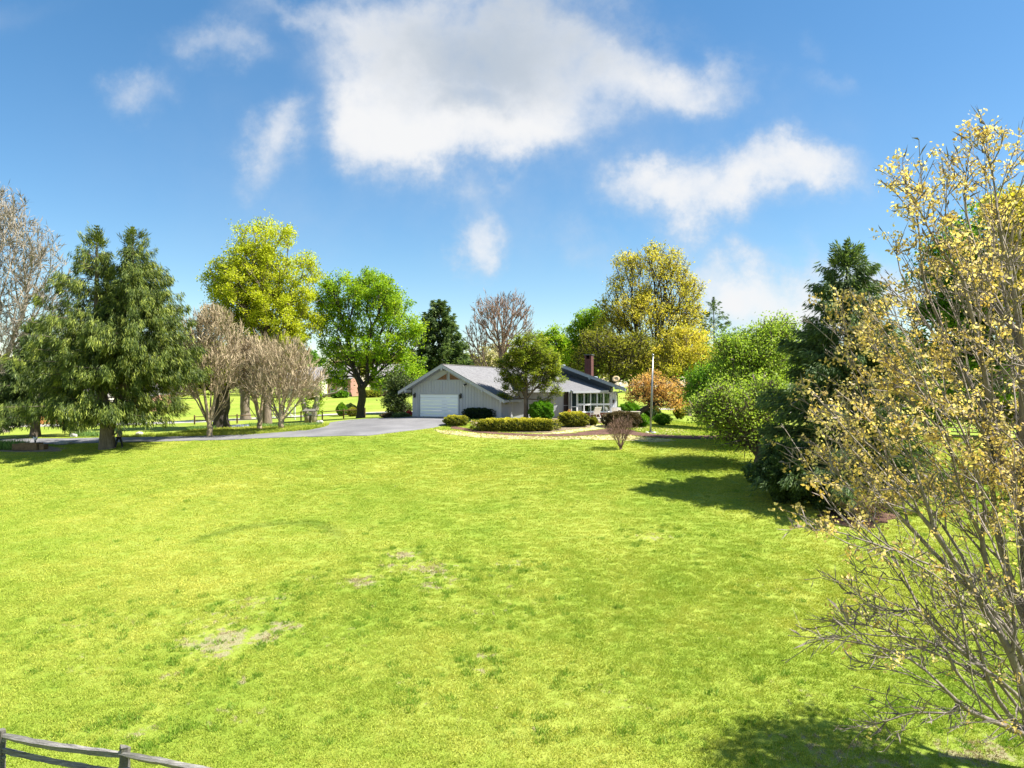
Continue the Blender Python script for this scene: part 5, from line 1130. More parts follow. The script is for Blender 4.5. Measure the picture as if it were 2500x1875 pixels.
# ---------------------------------------------------------------- hedges and shrubs
def hedge_px(x0, x1, yt, yb, dep, mat, label, cat='hedge', name='hedge', rot=0.0, d=None, **kw):
    xm = (x0+x1)/2; g_ = G(xm, yb) if d is None else at(xm, d); dd = g_.y; w_ = (x1-x0)/FPX*dd; h_ = g_.z
    top_ = CZ-(yt-HY)/FPX*(dd+dep*.3); c = Vector(((xm-HX)/FPX*(dd+dep/2), dd+dep/2, tz((xm-HX)/FPX*(dd+dep/2), dd+dep/2)-.04))
    return hedge(name, label, cat, c, (w_, dep, max(.2, top_-c.z)), rot, M[mat], **kw)
hedge_px(1126, 1223, 996, 1024, 1.6, 'hedge_dark', 'dark clipped yew hedge against the garage wall', n=14000, ls=.09, seed=3, round_=.3, rot=-.35)
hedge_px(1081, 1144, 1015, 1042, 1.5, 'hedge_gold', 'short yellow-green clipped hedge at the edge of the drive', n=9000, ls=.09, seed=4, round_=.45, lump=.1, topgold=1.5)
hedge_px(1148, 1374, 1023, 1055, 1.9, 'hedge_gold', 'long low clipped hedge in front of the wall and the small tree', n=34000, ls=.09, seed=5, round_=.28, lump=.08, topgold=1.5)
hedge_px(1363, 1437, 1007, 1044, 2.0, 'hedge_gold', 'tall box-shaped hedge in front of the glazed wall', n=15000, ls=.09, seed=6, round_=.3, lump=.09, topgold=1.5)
hedge_px(1294, 1350, 981, 1030, 1.8, 'hedge_green', 'bright green rounded shrub beside the small tree trunk', 'shrub', 'shrub', n=12000, ls=.12, seed=7, round_=.32, lump=.1)
hedge_px(1437, 1462, 1017, 1040, 1.0, 'leaf_olive', 'small olive shrub between the tall hedge and the lounge chair', 'shrub', 'shrub', n=2600, ls=.10, seed=8, round_=.9, lump=.2)
hedge_px(1470, 1566, 1006, 1046, 2.0, 'shrub_brown', 'wide dark brownish hedge behind the bare shrub', n=15000, ls=.10, seed=9, round_=.35)
hedge_px(1552, 1590, 1010, 1045, 1.4, 'leaf_green', 'loose green shrub left of the flagpole with pinkish tips', 'shrub', 'shrub', n=3500, ls=.14, seed=10, round_=.9, lump=.25)
hedge_px(1596, 1636, 1010, 1040, 1.6, 'leaf_green', 'loose bright green shrub just right of the flagpole', 'shrub', 'shrub', n=4500, ls=.15, seed=11, round_=.8, lump=.25)
hedge_px(1566, 1616, 990, 1014, 2.5, 'needle_dark', 'dark mounded shrub behind the flagpole under the orange tree', 'shrub', 'shrub', n=7000, ls=.13, seed=12, round_=.7, lump=.12, d=72)
hedge_px(1505, 1570, 978, 1012, 2.5, 'hedge_green', 'yellow-green mound of shrub behind the garden table', 'shrub', 'shrub', n=9000, ls=.12, seed=13, round_=.8, lump=.1, d=71, topgold=1.0)
hedge_px(1640, 1676, 992, 1024, 1.6, 'leaf_olive', 'dark rounded shrub on the lawn below the orange tree', 'shrub', 'shrub', n=5000, ls=.13, seed=14, round_=.8, lump=.2)
hedge_px(820, 849, 984, 1009, 2.6, 'leaf_green', 'round green topiary bush beside the street, the left one', 'bush', 'bush', n=8000, ls=.15, seed=15, round_=.7, lump=.04, d=92)
hedge_px(840, 872, 985, 1009, 2.6, 'needle_dark', 'dark green bush behind the two topiary bushes', 'bush', 'bush', n=7000, ls=.15, seed=17, round_=.7, lump=.1, d=95)
hedge_px(845, 878, 995, 1011, 2.2, 'hedge_gold', 'low yellow-green topiary bush beside the street, the right one', 'bush', 'bush', n=7000, ls=.13, seed=16, round_=.7, lump=.04, d=89)
hedge_px(928, 962, 1009, 1021, 1.4, 'shrub_brown', 'low reddish shrub left of the garage', 'shrub', 'shrub', n=3500, ls=.12, seed=18, round_=.8, lump=.2)
hedge_px(958, 1003, 1010, 1020, 1.4, 'needle_blue', 'low blue-green shrub at the foot of the garage corner', 'shrub', 'shrub', n=4000, ls=.12, seed=19, round_=.6, lump=.2)
hedge_px(990, 1008, 1003, 1012, .9, 'petal_red', 'red flowering azalea at the left corner of the garage', 'flowering shrub', 'azalea', n=1200, ls=.09, seed=20, round_=.9, lump=.2, d=66.8)
for px, w_, h_, s_ in ((1440, 14, 10, 21), (1420, 10, 7, 22)):
    pass
hedge_px(1384, 1398, 997, 1012, .8, 'leaf_orange', 'small orange-leaved shrub in front of the door', 'shrub', 'shrub', n=900, ls=.10, seed=23, round_=.9, lump=.2, d=63.5)
# iris clump and blue flowers
def clump(name, px0, px1, y, dep, hgt, n, mat, label, wd=.05, seed=1, flowers=None):
    r = np.random.default_rng(seed); g0_, g1_ = G(px0, y), G(px1, y); X = r.uniform(g0_.x, g1_.x, n); Y = g0_.y+(g1_.y-g0_.y)*(X-g0_.x)/(g1_.x-g0_.x)+r.uniform(0, dep, n); Z = gmesh_z(X, Y)
    C_ = np.stack([X, Y, Z], 1); dr = np.stack([r.normal(0, .3, n), r.normal(0, .3, n), np.ones(n)], 1); dr /= np.linalg.norm(dr, axis=1, keepdims=True)
    V_, F_, T = cards(r, C_, hgt*r.uniform(.6, 1.2, n), wd, dirs=dr, spread=.1); o = link_mesh(name, np_mesh(name, V_, F_, T), M[mat]); tag(o, label, kind='stuff'); return o
clump('iris_bed', -60, 46, 1100, 1.2, .75, 1400, 'blade_pale', 'bed of upright pale green iris leaves at the left edge', .10, 1)
clump('daffodil_clump', 165, 250, 1067, 1.5, .55, 700, 'blade_pale', 'clump of fading daffodil leaves beyond the drive', .10, 2)
clump('iris_bed', 455, 520, 1052, .8, .5, 700, 'blade_pale', 'clump of dark green leaves on the bank below the bare trees', .12, 3)
clump('blue_flowers', 520, 600, 1044, 1.6, .25, 1500, 'petal_blue', 'drift of pale blue flowers on the bank under the bare trees', .35, 4)
clump('iris_bed', 600, 780, 1042, 1.2, .4, 1500, 'blade_pale', 'pale green leaves along the crest of the bank', .12, 5)
clump('ornamental_grass', 1550, 1580, 1040, 1.0, .7, 500, 'blade_pale', 'tuft of pale green leaves left of the flagpole foot', .10, 6)
# ---------------------------------------------------------------- trees, left to right
tree('bare_tree', 'huge bare tree with grey-tan twigs at the left edge of the picture', 'tree', 6, 76, [(-60,620,160,190),(-60,530,110,100),(60,720,105,190),(135,700,45,120),(110,820,60,90),(-10,860,150,130),(-200,700,150,230),(90,640,60,110),(70,880,80,70)], M['bark_pale'], M['leaf_bud'],
     tr=.55, th=.28, N=4200, alpha=.38, leaves=3500, lsize=.10, lsig=.1, twigs=8, twlen=1.2, twr=.0055, seed=11, shell=.36)
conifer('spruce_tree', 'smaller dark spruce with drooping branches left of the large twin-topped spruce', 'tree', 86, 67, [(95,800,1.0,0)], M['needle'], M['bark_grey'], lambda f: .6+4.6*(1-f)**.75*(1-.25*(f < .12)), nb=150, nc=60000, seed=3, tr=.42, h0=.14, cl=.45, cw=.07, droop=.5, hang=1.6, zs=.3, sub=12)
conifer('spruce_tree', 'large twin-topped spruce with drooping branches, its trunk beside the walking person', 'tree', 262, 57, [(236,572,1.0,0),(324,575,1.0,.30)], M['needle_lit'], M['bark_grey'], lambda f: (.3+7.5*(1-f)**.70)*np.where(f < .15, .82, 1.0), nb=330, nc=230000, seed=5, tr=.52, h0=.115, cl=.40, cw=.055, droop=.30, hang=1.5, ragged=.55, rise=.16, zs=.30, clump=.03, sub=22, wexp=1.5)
for i, (bx, dd, bl, lab) in enumerate(((512, 62.5, [(500,840,50,95),(550,890,45,90),(460,880,40,90),(520,785,45,45)], 'bare multi-stemmed crape myrtle nearest the spruce, leftmost of three'),
                                  (634, 66, [(610,900,45,70),(580,860,40,60),(640,880,45,60)], 'slim bare multi-stemmed crape myrtle, middle one of three'),
                                  (686, 63.5, [(690,880,78,70),(670,940,90,55),(740,930,60,55),(640,900,45,60)], 'broad bare multi-stemmed crape myrtle nearest the drive, rightmost of three'))):
    tree('crape_myrtle', lab, 'tree', bx, dd, bl, M['bark_tan'], M['leaf_bud'], tr=.24, th=.10, N=1500, alpha=.8, beta=.4, leaves=900, lsize=.08, lsig=.06, twigs=7, twlen=.9, twr=.004, rtip=.004, split=0, seed=20+i, group='crape myrtles on the bank', stems=0, up=.9, e=1.9, shell=.4)
tree('maple_tree', 'tallest yellow-green maple behind the bare trees', 'tree', 651, 76, [(650,590,80,70),(600,680,105,85),(720,690,75,80),(560,740,70,65),(650,760,115,80),(745,780,58,70),(590,800,75,50),(700,850,60,55),(530,690,40,55),(640,680,90,90),(660,840,90,45)], M['bark_grey'], M['leaf_yellow'],
     tr=.46, th=.30, leader=.62, N=2500, alpha=.42, leaves=76000, lsize=.22, lsig=.28, twigs=2, twlen=.8, seed=31, leafpow=.45, shell=.4)
tree('shade_tree', 'leaning black trunk with low olive foliage behind the leftmost bare tree', 'tree', 540, 73, [(560,880,80,50),(520,930,70,40),(620,930,50,35)], M['bark_dark'], M['leaf_yellow'], tr=.75, th=.5, N=500, leaves=6500, lsize=.24, seed=33, twigs=2)
tree('shade_tree', 'grey-trunked tree between the two groups of bare stems', 'tree', 600, 92, [(590,880,60,60),(640,900,40,50)], M['bark_grey'], M['leaf_yellow'], tr=.6, th=.5, N=300, leaves=4000, lsize=.26, seed=34, twigs=2)
tree('lime_tree', 'broad bright green tree with a dark trunk left of the garage', 'tree', 880, 78, [(850,730,80,70),(930,740,78,65),(975,820,70,62),(810,800,42,80),(890,840,95,70),(990,905,55,48),(830,880,55,70),(905,700,60,45),(940,930,55,35)], M['bark_dark'], M['leaf_lime'],
     tr=.43, th=.24, N=2000, alpha=.36, beta=.5, leaves=50000, lsize=.22, lsig=.26, twigs=2, twlen=.8, seed=41, leafpow=.5, shell=.38, lean=.1)
# cut trunks
c = at(757, 73); m1 = MB(); 
m1.tube([c+Vector((0,0,-.2)), c+Vector((-.1,0,.6)), c+Vector((-.5,0,1.5)), c+Vector((-.95,0,3.2)), c+Vector((-1.15,0,4.3))], [.62,.52,.36,.27,.22], 10); m1.tube([c+Vector((.1,0,-.2)), c+Vector((.3,0,.7)), c+Vector((.75,0,2.0)), c+Vector((.85,0,3.4)), c+Vector((.8,0,4.3))], [.5,.48,.34,.25,.2], 10)
m1.tube([c+Vector((.8,0,2.3)), c+Vector((1.6,0,2.9)), c+Vector((2.8,-.1,3.2)), c+Vector((3.4,-.1,3.7))], [.2,.14,.1,.05], 6)
st = empty('cut_tree', tuple(c), 'pollarded old trunk with two cut upright limbs beside the bird feeder', 'tree'); m1.build('trunk', M['bark_pale'], st, True)
rgx = np.random.default_rng(3); n_ = 1300; hh = rgx.uniform(.8, 4.3, n_); sd_ = rgx.choice([-.35, .65], n_); C_ = np.stack([sd_*(1+.2*hh)+rgx.normal(0, .25, n_), rgx.normal(0, .25, n_), hh], 1); V_, F_, T_ = cards(rgx, C_, .2, .6)
link_mesh('crown', np_mesh('crown', V_, F_, T_), M['leaf_lime'], st, origin=(0,0,0))
tree('evergreen_tree', 'ragged dark evergreen against the left side of the garage', 'tree', 985, 70, [(978,945,30,36),(966,985,30,25),(990,1000,16,16)], M['bark_dark'], M['needle'], tr=.2, th=.3, N=420, leaves=9000, lsize=.24, lsig=.2, aspect=.35, seed=43, twigs=2)
conifer('pine_tree', 'dark conifer standing behind the garage roof', 'tree', 1086, 96, [(1072,745,1.0,0)], M['needle_blue'], M['bark_dark'], lambda f: .5+5.4*(1-f)**.75, nb=260, nc=42000, seed=45, tr=.35, h0=.1, cl=.6, cw=.17, droop=.2, hang=.2, rise=.3, ragged=.35, zs=.3, wexp=1.0)
tree('bare_tree', 'bare spreading tree with reddish buds behind the middle of the roof', 'tree', 1225, 108, [(1215,790,60,70),(1165,830,40,60),(1270,800,48,65),(1190,760,40,50),(1250,750,45,40),(1160,880,35,30)], M['bark_red'], M['leaf_redbud'],
     tr=.42, th=.14, N=900, alpha=.65, beta=.4, leaves=2600, lsize=.17, lsig=.1, twigs=4, twlen=1.3, twr=.02, seed=47, up=.9)
tree('shade_tree', 'rounded yellow-green tree showing behind the small tree by the house', 'tree', 1350, 92, [(1350,850,36,50),(1320,870,40,50),(1375,870,16,34)], M['bark_dark'], M['leaf_lime'], tr=.35, th=.3, N=500, leaves=9500, lsize=.27, seed=49, twigs=1)
tree('small_tree', 'small dark yew-like tree growing in front of the house roof', 'tree', 1284, 61.3, [(1290,838,50,38),(1270,880,52,36),(1318,880,50,42),(1250,915,38,26),(1300,925,60,36),(1340,945,30,30),(1262,950,36,18),(1330,905,36,30),(1245,975,26,12),(1335,980,25,12),(1232,890,28,20),(1350,900,24,24),(1222,935,18,12),(1368,925,16,12),(1365,960,18,10),(1228,965,18,9)], M['bark_grey'], M['leaf_yew'],
     tr=.2, th=.26, leader=.75, N=1000, alpha=.30, leaves=36000, lsize=.17, lsig=.15, aspect=.45, flat=.6, split=9, seed=51, twigs=2, twlen=.5, leafpow=.55)
tree('green_tree', 'bright green tree at the left foot of the great golden tree', 'tree', 1420, 98, [(1430,820,45,65),(1400,860,38,60),(1455,790,38,45),(1380,900,25,30)], M['bark_dark'], M['leaf_lime'], tr=.4, th=.3, N=800, leaves=17000, lsize=.27, seed=53, twigs=1, leafpow=.7)
tree('olive_tree', 'olive-brown wide tree right behind the chimney', 'tree', 1470, 86, [(1470,850,70,55),(1520,890,70,45),(1430,900,45,40),(1560,860,60,50)], M['bark_dark'], M['leaf_olive'], tr=.45, th=.25, N=1100, leaves=13000, lsize=.24, seed=54, twigs=4, twlen=1.0, leafpow=.6)
tree('golden_tree', 'great golden tree, tallest one right of the house', 'tree', 1590, 93, [(1585,670,75,75),(1520,740,70,75),(1650,740,70,90),(1590,790,120,75),(1490,800,50,60),(1695,800,45,60),(1540,650,45,40),(1640,650,45,40)], M['bark_dark'], M['leaf_gold'],
     tr=.50, th=.24, N=2600, alpha=.55, beta=.5, leaves=28000, lsize=.24, lsig=.28, twigs=3, twlen=1.0, twr=.016, seed=55, leafpow=.5, up=.6)
tree('golden_tree', 'lower yellow-orange tree at the right foot of the great golden tree', 'tree', 1680, 84, [(1680,850,65,55),(1640,890,70,45),(1710,900,40,45),(1600,900,50,35)], M['bark_grey'], M['leaf_gold'], tr=.4, th=.25, N=1100, leaves=21000, lsize=.23, seed=56, twigs=2, leafpow=.6)
conifer('pine_tree', 'thin see-through conifer on the skyline right of the golden trees', 'tree', 1746, 108, [(1742,737,1.0,0)], M['needle_blue'], M['bark_dark'], lambda f: .5+8.5*(1-f)**.85, nb=80, nc=5500, seed=57, tr=.22, h0=.2, cl=.45, cw=.13, droop=-.05, hang=.15, rise=.30, ragged=.5, wexp=.8)
tree('orange_tree', 'small leaning ornamental tree with orange leaves behind the flagpole', 'tree', 1543, 68.5, [(1600,945,55,32),(1640,960,50,35),(1560,960,40,30),(1610,985,55,25),(1665,985,25,25),(1585,925,30,16)], M['bark_dark'], M['leaf_orange'],
     tr=.26, N=1000, leaves=8500, lsize=.16, lsig=.2, leafpow=.4, seed=58, twigs=3, twlen=.6, trunk_pts=[(0,0,-.2),(.4,0,.4),(1.2,0,.9),(2.0,0,1.3),(2.6,0,1.8)], floor=1.0)
tree('shrub', 'light green bushy tree, leftmost of the thicket on the right', 'tree', 1730, 58, [(1730,930,50,45),(1710,965,40,32),(1770,940,50,50)], M['bark_grey'], M['leaf_green'], tr=.2, th=.15, N=700, leaves=14000, lsize=.18, seed=61, twigs=2, twlen=.6, alpha=.5)
tree('fresh_tree', 'broad fresh green tree in the middle of the thicket on the right', 'tree', 1830, 50, [(1810,900,75,75),(1880,880,80,80),(1790,860,50,40),(1850,960,90,60),(1760,1000,60,45),(1830,1040,70,40),(1900,820,50,40)], M['bark_grey'], M['leaf_fresh'],
     tr=.3, th=.16, N=1700, leaves=44000, lsize=.17, lsig=.34, seed=62, twigs=3, twlen=1.1, alpha=.5, leafpow=.7)
tree('fresh_tree', 'loose pale green tree reaching over the path, nearest the mulched end', 'tree', 1850, 44, [(1790,1000,80,60),(1830,1060,70,45),(1740,1010,55,35),(1870,990,60,60)], M['bark_grey'], M['leaf_fresh'],
     tr=.22, th=.12, N=1100, leaves=15000, lsize=.15, lsig=.4, seed=63, twigs=3, twlen=1.2, alpha=.55, leafpow=.6)
conifer('spruce_tree', 'tall dark spruce right of the lawn with its shadow on the grass', 'tree', 1985, 37, [(2068,618,1.0,0)], M['needle_blue'], M['bark_dark'], lambda f: .4+5.0*(1-f)**.72, nb=230, nc=90000, seed=65, tr=.32, h0=.05, cl=.36, cw=.07, droop=.30, hang=.55, rise=.22, ragged=.45, base=tuple(at(2050, 37)))
hedge_px(1818, 2030, 1085, 1268, 5.0, 'needle_dark', 'dark spreading yew mound at the foot of the tall spruce', 'bush', 'yew_bush', n=40000, ls=.17, seed=66, round_=.95, lump=.22)
hedge_px(1960, 2120, 1195, 1272, 3.0, 'needle_dark', 'low dark evergreen bush right of the yew mound', 'bush', 'evergreen_bush', n=16000, ls=.15, seed=67, round_=.95, lump=.25, topgold=.4)
tree('twig_bush', 'dry twiggy brown bush on the mulch below the spruce', 'bush', 2120, 33, [(2110,1225,70,35),(2170,1220,45,35)], M['bark_red'], M['leaf_olive'], tr=.05, th=.1, N=350, alpha=.8, leaves=2500, lsize=.07, twigs=5, twlen=.5, twr=.008, seed=68, floor=.1)
tree('green_tree', 'dense bright green tree behind the yellow foreground tree', 'tree', 2420, 41, [(2400,600,130,110),(2340,720,130,120),(2460,760,130,150),(2300,830,90,90),(2420,900,150,90),(2520,600,100,130)], M['bark_dark'], M['leaf_green'],
     tr=.42, th=.3, N=1700, leaves=42000, lsize=.22, lsig=.3, seed=71, twigs=1, leafpow=.6)
tree('golden_tree', 'golden tree behind the foreground tree at the right edge', 'tree', 2580, 37, [(2520,560,90,110),(2450,520,50,60),(2540,700,110,110)], M['bark_grey'], M['leaf_gold'], tr=.3, th=.35, N=900, leaves=15000, lsize=.17, seed=72, twigs=2, leafpow=.6)
g2 = (14.9, 15.6, tz(14.9, 15.6))
tree('roadside_tree', 'tree standing just outside the right edge, known by its shadow on the grass', 'tree', 0, 15.6, [(2870,1000,230,260),(2830,850,190,170)], M['bark_fore'], M['leaf_gold'], tr=.2, th=.3, N=600, leaves=9000, lsize=.13, seed=77, twigs=2, base=g2)
# the far side of the right-hand lawn
for i, (px, d, w_, h_, mt, lab) in enumerate(((2150, 72, 70, 120, 'leaf_green', 'green round tree on the far lawn, seen just right of the spruce trunk'), (2290, 68, 80, 130, 'leaf_fresh', 'pale green round tree on the far lawn, seen through the yellow leaves'),
        (2410, 66, 80, 120, 'leaf_green', 'green round tree on the far lawn near the right edge'), (2520, 62, 80, 150, 'leaf_olive', 'olive round tree on the far lawn at the very right edge'))):
    yb = HY+(CZ-at(px, d).z)/d*FPX
    tree('lawn_tree', lab, 'tree', px, d, [(px, yb-h_*.62, w_*.8, h_*.42), (px-w_*.4, yb-h_*.5, w_*.55, h_*.3), (px+w_*.4, yb-h_*.5, w_*.55, h_*.32)], M['bark_dark'], M[mt], tr=.3, th=.3, N=500, leaves=9000, lsize=.24, seed=80+i, twigs=1)
# bare shrub on the lawn
p = G(1515, 1097)
tree('bare_shrub', 'vase-shaped bare brown shrub standing alone on the lawn', 'shrub', 1515, p.y, [(1515,1030,34,18),(1500,1045,28,18),(1532,1045,26,18),(1515,1060,28,14)], M['bark_shrub'], M['leaf_redbud'], tr=.11, th=.03, N=300, alpha=.95, beta=.3, leaves=500, lsize=.04, lsig=.04,
     twigs=3, twlen=.42, twr=.006, seed=90, up=.8, e=1.5, base=tuple(p), floor=.5)
# distant trees closing the view: one mesh shared by the copies of each kind
far_kinds = []
for i, (mt, bm_, lv, lab) in enumerate((('leaf_green', 'bark_dark', 5200, 'green'), ('leaf_olive', 'bark_dark', 5200, 'olive'), ('leaf_bud', 'bark_pale', 2400, 'bare grey-brown'), ('leaf_fresh', 'bark_grey', 5200, 'pale green'))):
    rngf = np.random.default_rng(100+i); d = 190
    t_ = tree('distant_tree', f'{lab} tree in the far wood beyond the houses', 'tree', HX, d, [(HX,860,40,34),(HX-24,885,30,26),(HX+26,880,30,30),(HX,905,44,24)], M[bm_], M[mt], tr=.35, th=.2, N=260, leaves=lv, lsize=.8, lsig=.5, twigs=2, twlen=1.6, twr=.05, seed=100+i, aspect=.7, group=f'{lab} trees of the far wood')
    far_kinds.append(t_)
rf = random.Random(9); first = [True]*4
xs_ = list(np.linspace(-175, 175, 60))
for j, x in enumerate(xs_):
    y = rf.uniform(182, 250); x = x+rf.uniform(-3, 3)
    k_ = rf.choice([0, 1, 2, 2, 3]) if x < -20 else rf.choice([0, 0, 1, 3, 2])
    o = far_kinds[k_] if first[k_] else copy_tree(far_kinds[k_]); first[k_] = False
    s_ = rf.uniform(.75, 1.15); o.location = (x, y, tz(x, y)-.3); o.rotation_euler = (0, 0, rf.uniform(0, 6.28)); o.scale = (s_*1.1, s_*1.1, s_)
# nearer filler behind the left conifers
for i, (px, d, h_, mt) in enumerate(((60, 122, 120, 'leaf_bud'), (170, 128, 130, 'leaf_bud'), (330, 132, 140, 'leaf_bud'), (430, 128, 110, 'leaf_olive'), (-60, 118, 130, 'leaf_bud'))):
    lab = ['bare tree behind the cream house, above its left half', 'bare tree behind the cream house, above its right half', 'bare tree behind the brick house beyond the spruce', 'olive tree at the right end of the brick house beyond the spruce', 'bare tree just outside the left edge behind the shed'][i]
    yb = HY+(CZ-at(px, d).z)/d*FPX
    tree('backyard_tree', lab, 'tree', px, d, [(px, yb-h_*.6, 55, h_*.38), (px-30, yb-h_*.5, 40, h_*.3), (px+30, yb-h_*.5, 40, h_*.3)], M['bark_pale'], M[mt], tr=.35, th=.25, N=700, leaves=3500 if mt == 'leaf_bud' else 9000, lsize=.22, seed=110+i, twigs=5, twlen=1.4, twr=.03)
for i, (px, d, w_, mt, lab) in enumerate(((905, 152, 60, 'leaf_olive', 'olive shrub row before the far brick house'), (830, 156, 50, 'leaf_green', 'green shrubs before the left far brick house'), (960, 150, 60, 'shrub_brown', 'brown shrubs before the far brick house, beside the garage roof'), (760, 150, 60, 'leaf_olive', 'olive shrubs before the far cream house'))):
    hedge_px(px-w_/2, px+w_/2, 955, 972, 3, mt, lab, 'shrubs', 'shrub', n=3500, ls=.4, seed=120+i, round_=.8, lump=.25, d=d)
# ---------------------------------------------------------------- the big pale-leaved tree in the right foreground
g_ = at(2555, 11.5); bx = tuple(g_)
tp_ = lambda px, py, d: tuple(np.array(W3(px, py, d))-np.array(bx))
tree('foreground_tree', 'near tree with pale yellow young leaves reaching in from the right edge', 'tree', 2555, 11.5,
     [(2350,430,110,120,0,1.4),(2240,420,80,50,0,.9),(2420,380,90,80,0,1.2),(2250,520,70,80,-.5,1.2),(2280,700,170,110,0,2.0),(2420,620,120,150,.5,1.8),(2230,850,190,110,-.3,2.0),(2110,760,110,80,-.5,1.4),(2350,950,200,140,0,2.2),(2120,980,190,90,-.6,1.8),
      (2150,1150,180,110,-.6,1.8),(2020,1100,120,80,-.8,1.3),(2350,1200,200,130,-.3,2.0),(2200,1400,230,90,-1.0,1.6),(2120,1530,200,70,-1.2,1.3),(2330,1500,210,120,-.8,1.6),(2300,1690,230,70,-1.4,1.2),(2450,1300,120,300,0,1.8),(2560,800,160,380,1,2.5)],
     M['bark_fore'], None, tr=.20, N=2200, alpha=.55, beta=.9, leaves=0, twigs=3, twlen=.33, twr=.0026, seed=131, up=.25, e=1.95, floor=.3, shell=.36, base=bx, mnode=2,
     guides=[[(2540,1700,11.2),(2400,1620,10.6),(2250,1560,10.1),(2100,1545,9.7),(1960,1575,9.5)],[(2540,1560,11.3),(2420,1490,10.8),(2280,1470,10.4),(2130,1510,10.2),(2010,1500,10.0)],[(2540,1480,11.2),(2400,1420,10.4),(2250,1370,9.8),(2080,1310,9.4),(1930,1275,9.2)],
             [(2540,1330,11.4),(2380,1240,10.8),(2230,1200,10.3),(2080,1190,10.0),(1960,1170,9.8)],[(2540,1810,11),(2380,1740,10.2),(2220,1740,9.8),(2080,1790,9.5)],[(2540,1180,11.6),(2420,1060,11.2),(2280,960,10.8),(2160,890,10.6),(2110,800,10.5)],
             [(2540,1640,11.3),(2380,1555,11.5),(2200,1590,11.5),(2060,1640,11.3)],[(2530,1250,11.4),(2350,1090,10.4),(2200,1030,10.0),(2030,1020,9.7),(1990,960,9.6)],[(2500,950,11.5),(2400,760,11.2),(2290,600,11),(2220,470,10.9),(2180,400,10.9)],[(2480,800,11.5),(2440,560,11.3),(2420,400,11.2),(2400,300,11.2)]],
     trunk_pts=[(0,0,-.2),(-.02,0,1.2),(.03,0,2.4),(0,0,3.6),(-.15,0.05,5.0),(-.25,.05,6.2),tp_(2500,880,11.5),tp_(2478,740,11.5)])
# leaves of the foreground tree: small star-like clusters of young leaves at the twig ends, thick above, sparse below
ft = [o for o in S.objects if o.name.startswith('foreground_tree')][0]; tk = ft.children[0].data
co = np.empty(len(tk.vertices)*3, np.float32); tk.vertices.foreach_get('co', co); co = co.reshape(-1, 3)
rgf = np.random.default_rng(7); cand = co[len(co)//2:]; cand = cand[3::4]          # twig tips
wz = cand+np.array(bx); px_ = HX+wz[:,0]/wz[:,1]*FPX; py_ = HY-(wz[:,2]-CZ)/wz[:,1]*FPX
keep = rgf.uniform(0, 1, len(cand)) < np.interp(py_, [0, 600, 1150, 1350, 1500, 1900], [.38, .36, .33, .11, .04, .02])
cl_ = cand[keep]; m_ = 12; q = np.repeat(np.arange(len(cl_)), m_); c = cl_[q]+rgf.normal(0, .05, (len(q),3))
ct = rgf.normal(.5, .2, len(cl_))[q]+rgf.normal(0, .12, len(q)); dr = rgf.normal(0, 1, (len(q),3)); dr[:,2] -= .2; dr /= np.linalg.norm(dr, axis=1, keepdims=True)
V_, F_, T_ = cards(rgf, c, .062*rgf.uniform(.5, 1.3, len(q)), .65, dirs=dr, tint=ct, spread=.3)
link_mesh('crown', np_mesh('crown', V_, F_, T_), M['leaf_fore'], ft, origin=(0,0,0))
print('fore leaves', len(q))
# ---------------------------------------------------------------- the walking person behind the spruce trunk
p = G(290, 1094.5); per = empty('person', tuple(p+Vector((0,.0,0))), 'person in dark trousers and grey-green jacket walking past the spruce trunk', 'person')
def skin(name, joints, edges, mat, parent, root=0, sub=2):
    me = bpy.data.meshes.new(name); me.from_pydata([j[:3] for j in joints], edges, []); me.update(); o = bpy.data.objects.new(name, me); COL.objects.link(o); o.parent = parent
    md = o.modifiers.new('skin', 'SKIN'); 
    for i, j in enumerate(joints): sk = me.skin_vertices[0].data[i]; sk.radius = (j[3], j[4] if len(j) > 4 else j[3]); sk.use_root = (i == root)
    sb = o.modifiers.new('sub', 'SUBSURF'); sb.levels = sub; sb.render_levels = sub; me.materials.append(mat); md.use_smooth_shade = True; return o
J = [(0,0,.95,.15,.11),(0,0,1.15,.14,.10),(0,0,1.38,.17,.11),(0,-.01,1.50,.06,.06),(0,-.03,1.56,.055,.055),(0,-.04,1.64,.085,.10),(0,-.04,1.73,.075,.09),
     (-.19,0,1.42,.055,.055),(-.23,.10,1.17,.045,.045),(-.22,-.02,.96,.034,.034),(-.22,-.06,.90,.03,.02),(.19,0,1.42,.055,.055),(.23,-.12,1.18,.045,.045),(.21,-.30,1.05,.034,.034),(.21,-.36,1.03,.03,.02),
     (-.09,0,.90,.09,.09),(-.13,.16,.50,.062,.065),(-.15,.20,.10,.042,.045),(-.15,.12,.03,.045,.03),(.09,0,.90,.09,.09),(.15,-.10,.50,.062,.065),(.20,-.16,.10,.042,.045),(.21,-.28,.03,.045,.03)]
Ed = [(0,1),(1,2),(2,3),(3,4),(4,5),(5,6),(2,7),(7,8),(8,9),(9,10),(2,11),(11,12),(12,13),(13,14),(0,15),(15,16),(16,17),(17,18),(0,19),(19,20),(20,21),(21,22)]
base_n = len(J)
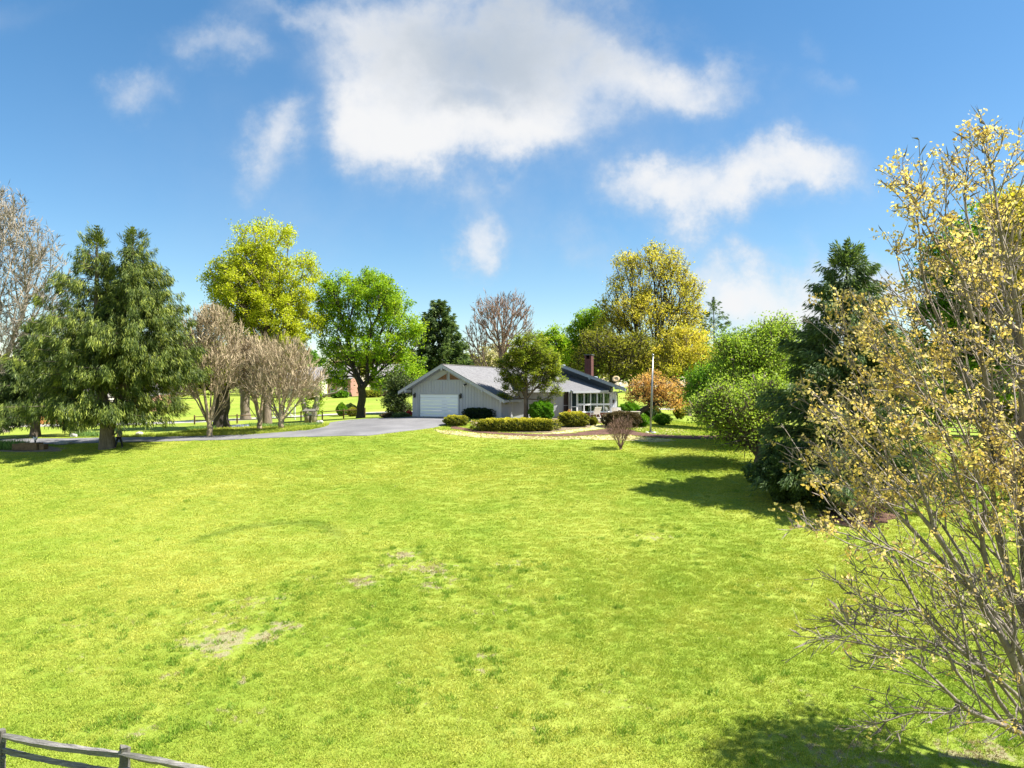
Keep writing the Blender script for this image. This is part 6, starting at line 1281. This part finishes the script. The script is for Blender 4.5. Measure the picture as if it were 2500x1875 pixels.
for (wr, sx) in ((10, -1), (14, 1)):
    w0 = Vector(J[wr][:3]); dirn = Vector((0,-.25,-1)).normalized() if sx < 0 else Vector((0,-1,-.2)).normalized(); sd = Vector((0,1,0)) if sx < 0 else Vector((0,-.2,1)).normalized()
    for k_, ln in enumerate((.075,.085,.08,.062)):
        a = len(J); o_ = (k_-1.5)*.02; p1 = w0+dirn*.03+sd*o_; p2 = p1+dirn*ln*.55; p3 = p2+dirn*ln*.35+Vector((-.02*sx,0,0))
        J += [(*p1,.010),(*p2,.009),(*p3,.007)]; Ed += [(wr,a),(a,a+1),(a+1,a+2)]
    a = len(J); p1 = w0+sd*-.035; p2 = p1+dirn*.04+sd*-.012; J += [(*p1,.011),(*p2,.009)]; Ed += [(wr,a),(a,a+1)]
body = skin('body', J, Ed, M['skin'], per)
tj = [(0,0,.97,.165,.125),(-.10,0,.88,.105,.105),(-.135,.16,.50,.082,.085),(-.15,.195,.09,.066,.07),(.10,0,.88,.105,.105),(.155,-.10,.50,.082,.085),(.20,-.155,.09,.066,.07)]
skin('trousers', tj, [(0,1),(1,2),(2,3),(0,4),(4,5),(5,6)], M['cloth_dark'], per)
jj = [(0,0,.93,.18,.14),(0,0,1.18,.165,.125),(0,0,1.40,.19,.13),(0,-.005,1.49,.08,.075),(-.20,0,1.42,.078,.075),(-.24,.105,1.17,.064,.064),(-.225,0,.99,.05,.05),(.20,0,1.42,.078,.075),(.24,-.12,1.18,.064,.064),(.215,-.27,1.065,.05,.05)]
skin('jacket', jj, [(0,1),(1,2),(2,3),(2,4),(4,5),(5,6),(2,7),(7,8),(8,9)], M['cloth_grey'], per)
skin('hair', [(0,.02,1.66,.085,.09),(0,.0,1.75,.085,.09),(0,-.02,1.79,.05,.06)], [(0,1),(1,2)], M['hair'], per)
for sx in (-1, 1):
    b_ = Vector((-.15,.16,.0)) if sx < 0 else Vector((.205,-.21,0)); skin('shoe', [(b_.x,b_.y+.05,.045,.05,.045),(b_.x,b_.y-.06,.04,.048,.04),(b_.x,b_.y-.16,.032,.04,.03)], [(0,1),(1,2)], M['black_metal'], per)
for sx in (-1, 1):
    m1 = MB(); m1.tube([(.032*sx,-.128,1.665),(.032*sx,-.138,1.665)], [.014,.012], 8); e_ = m1.build('eye', M['hair'], None); e_.parent = per
m1 = MB(); m1.tube([(0,-.125,1.665),(0,-.155,1.635),(0,-.135,1.62)], [.010,.016,.012], 6); e_ = m1.build('nose', M['skin'], None, True); e_.parent = per
per.rotation_euler = (0, 0, math.radians(-100))
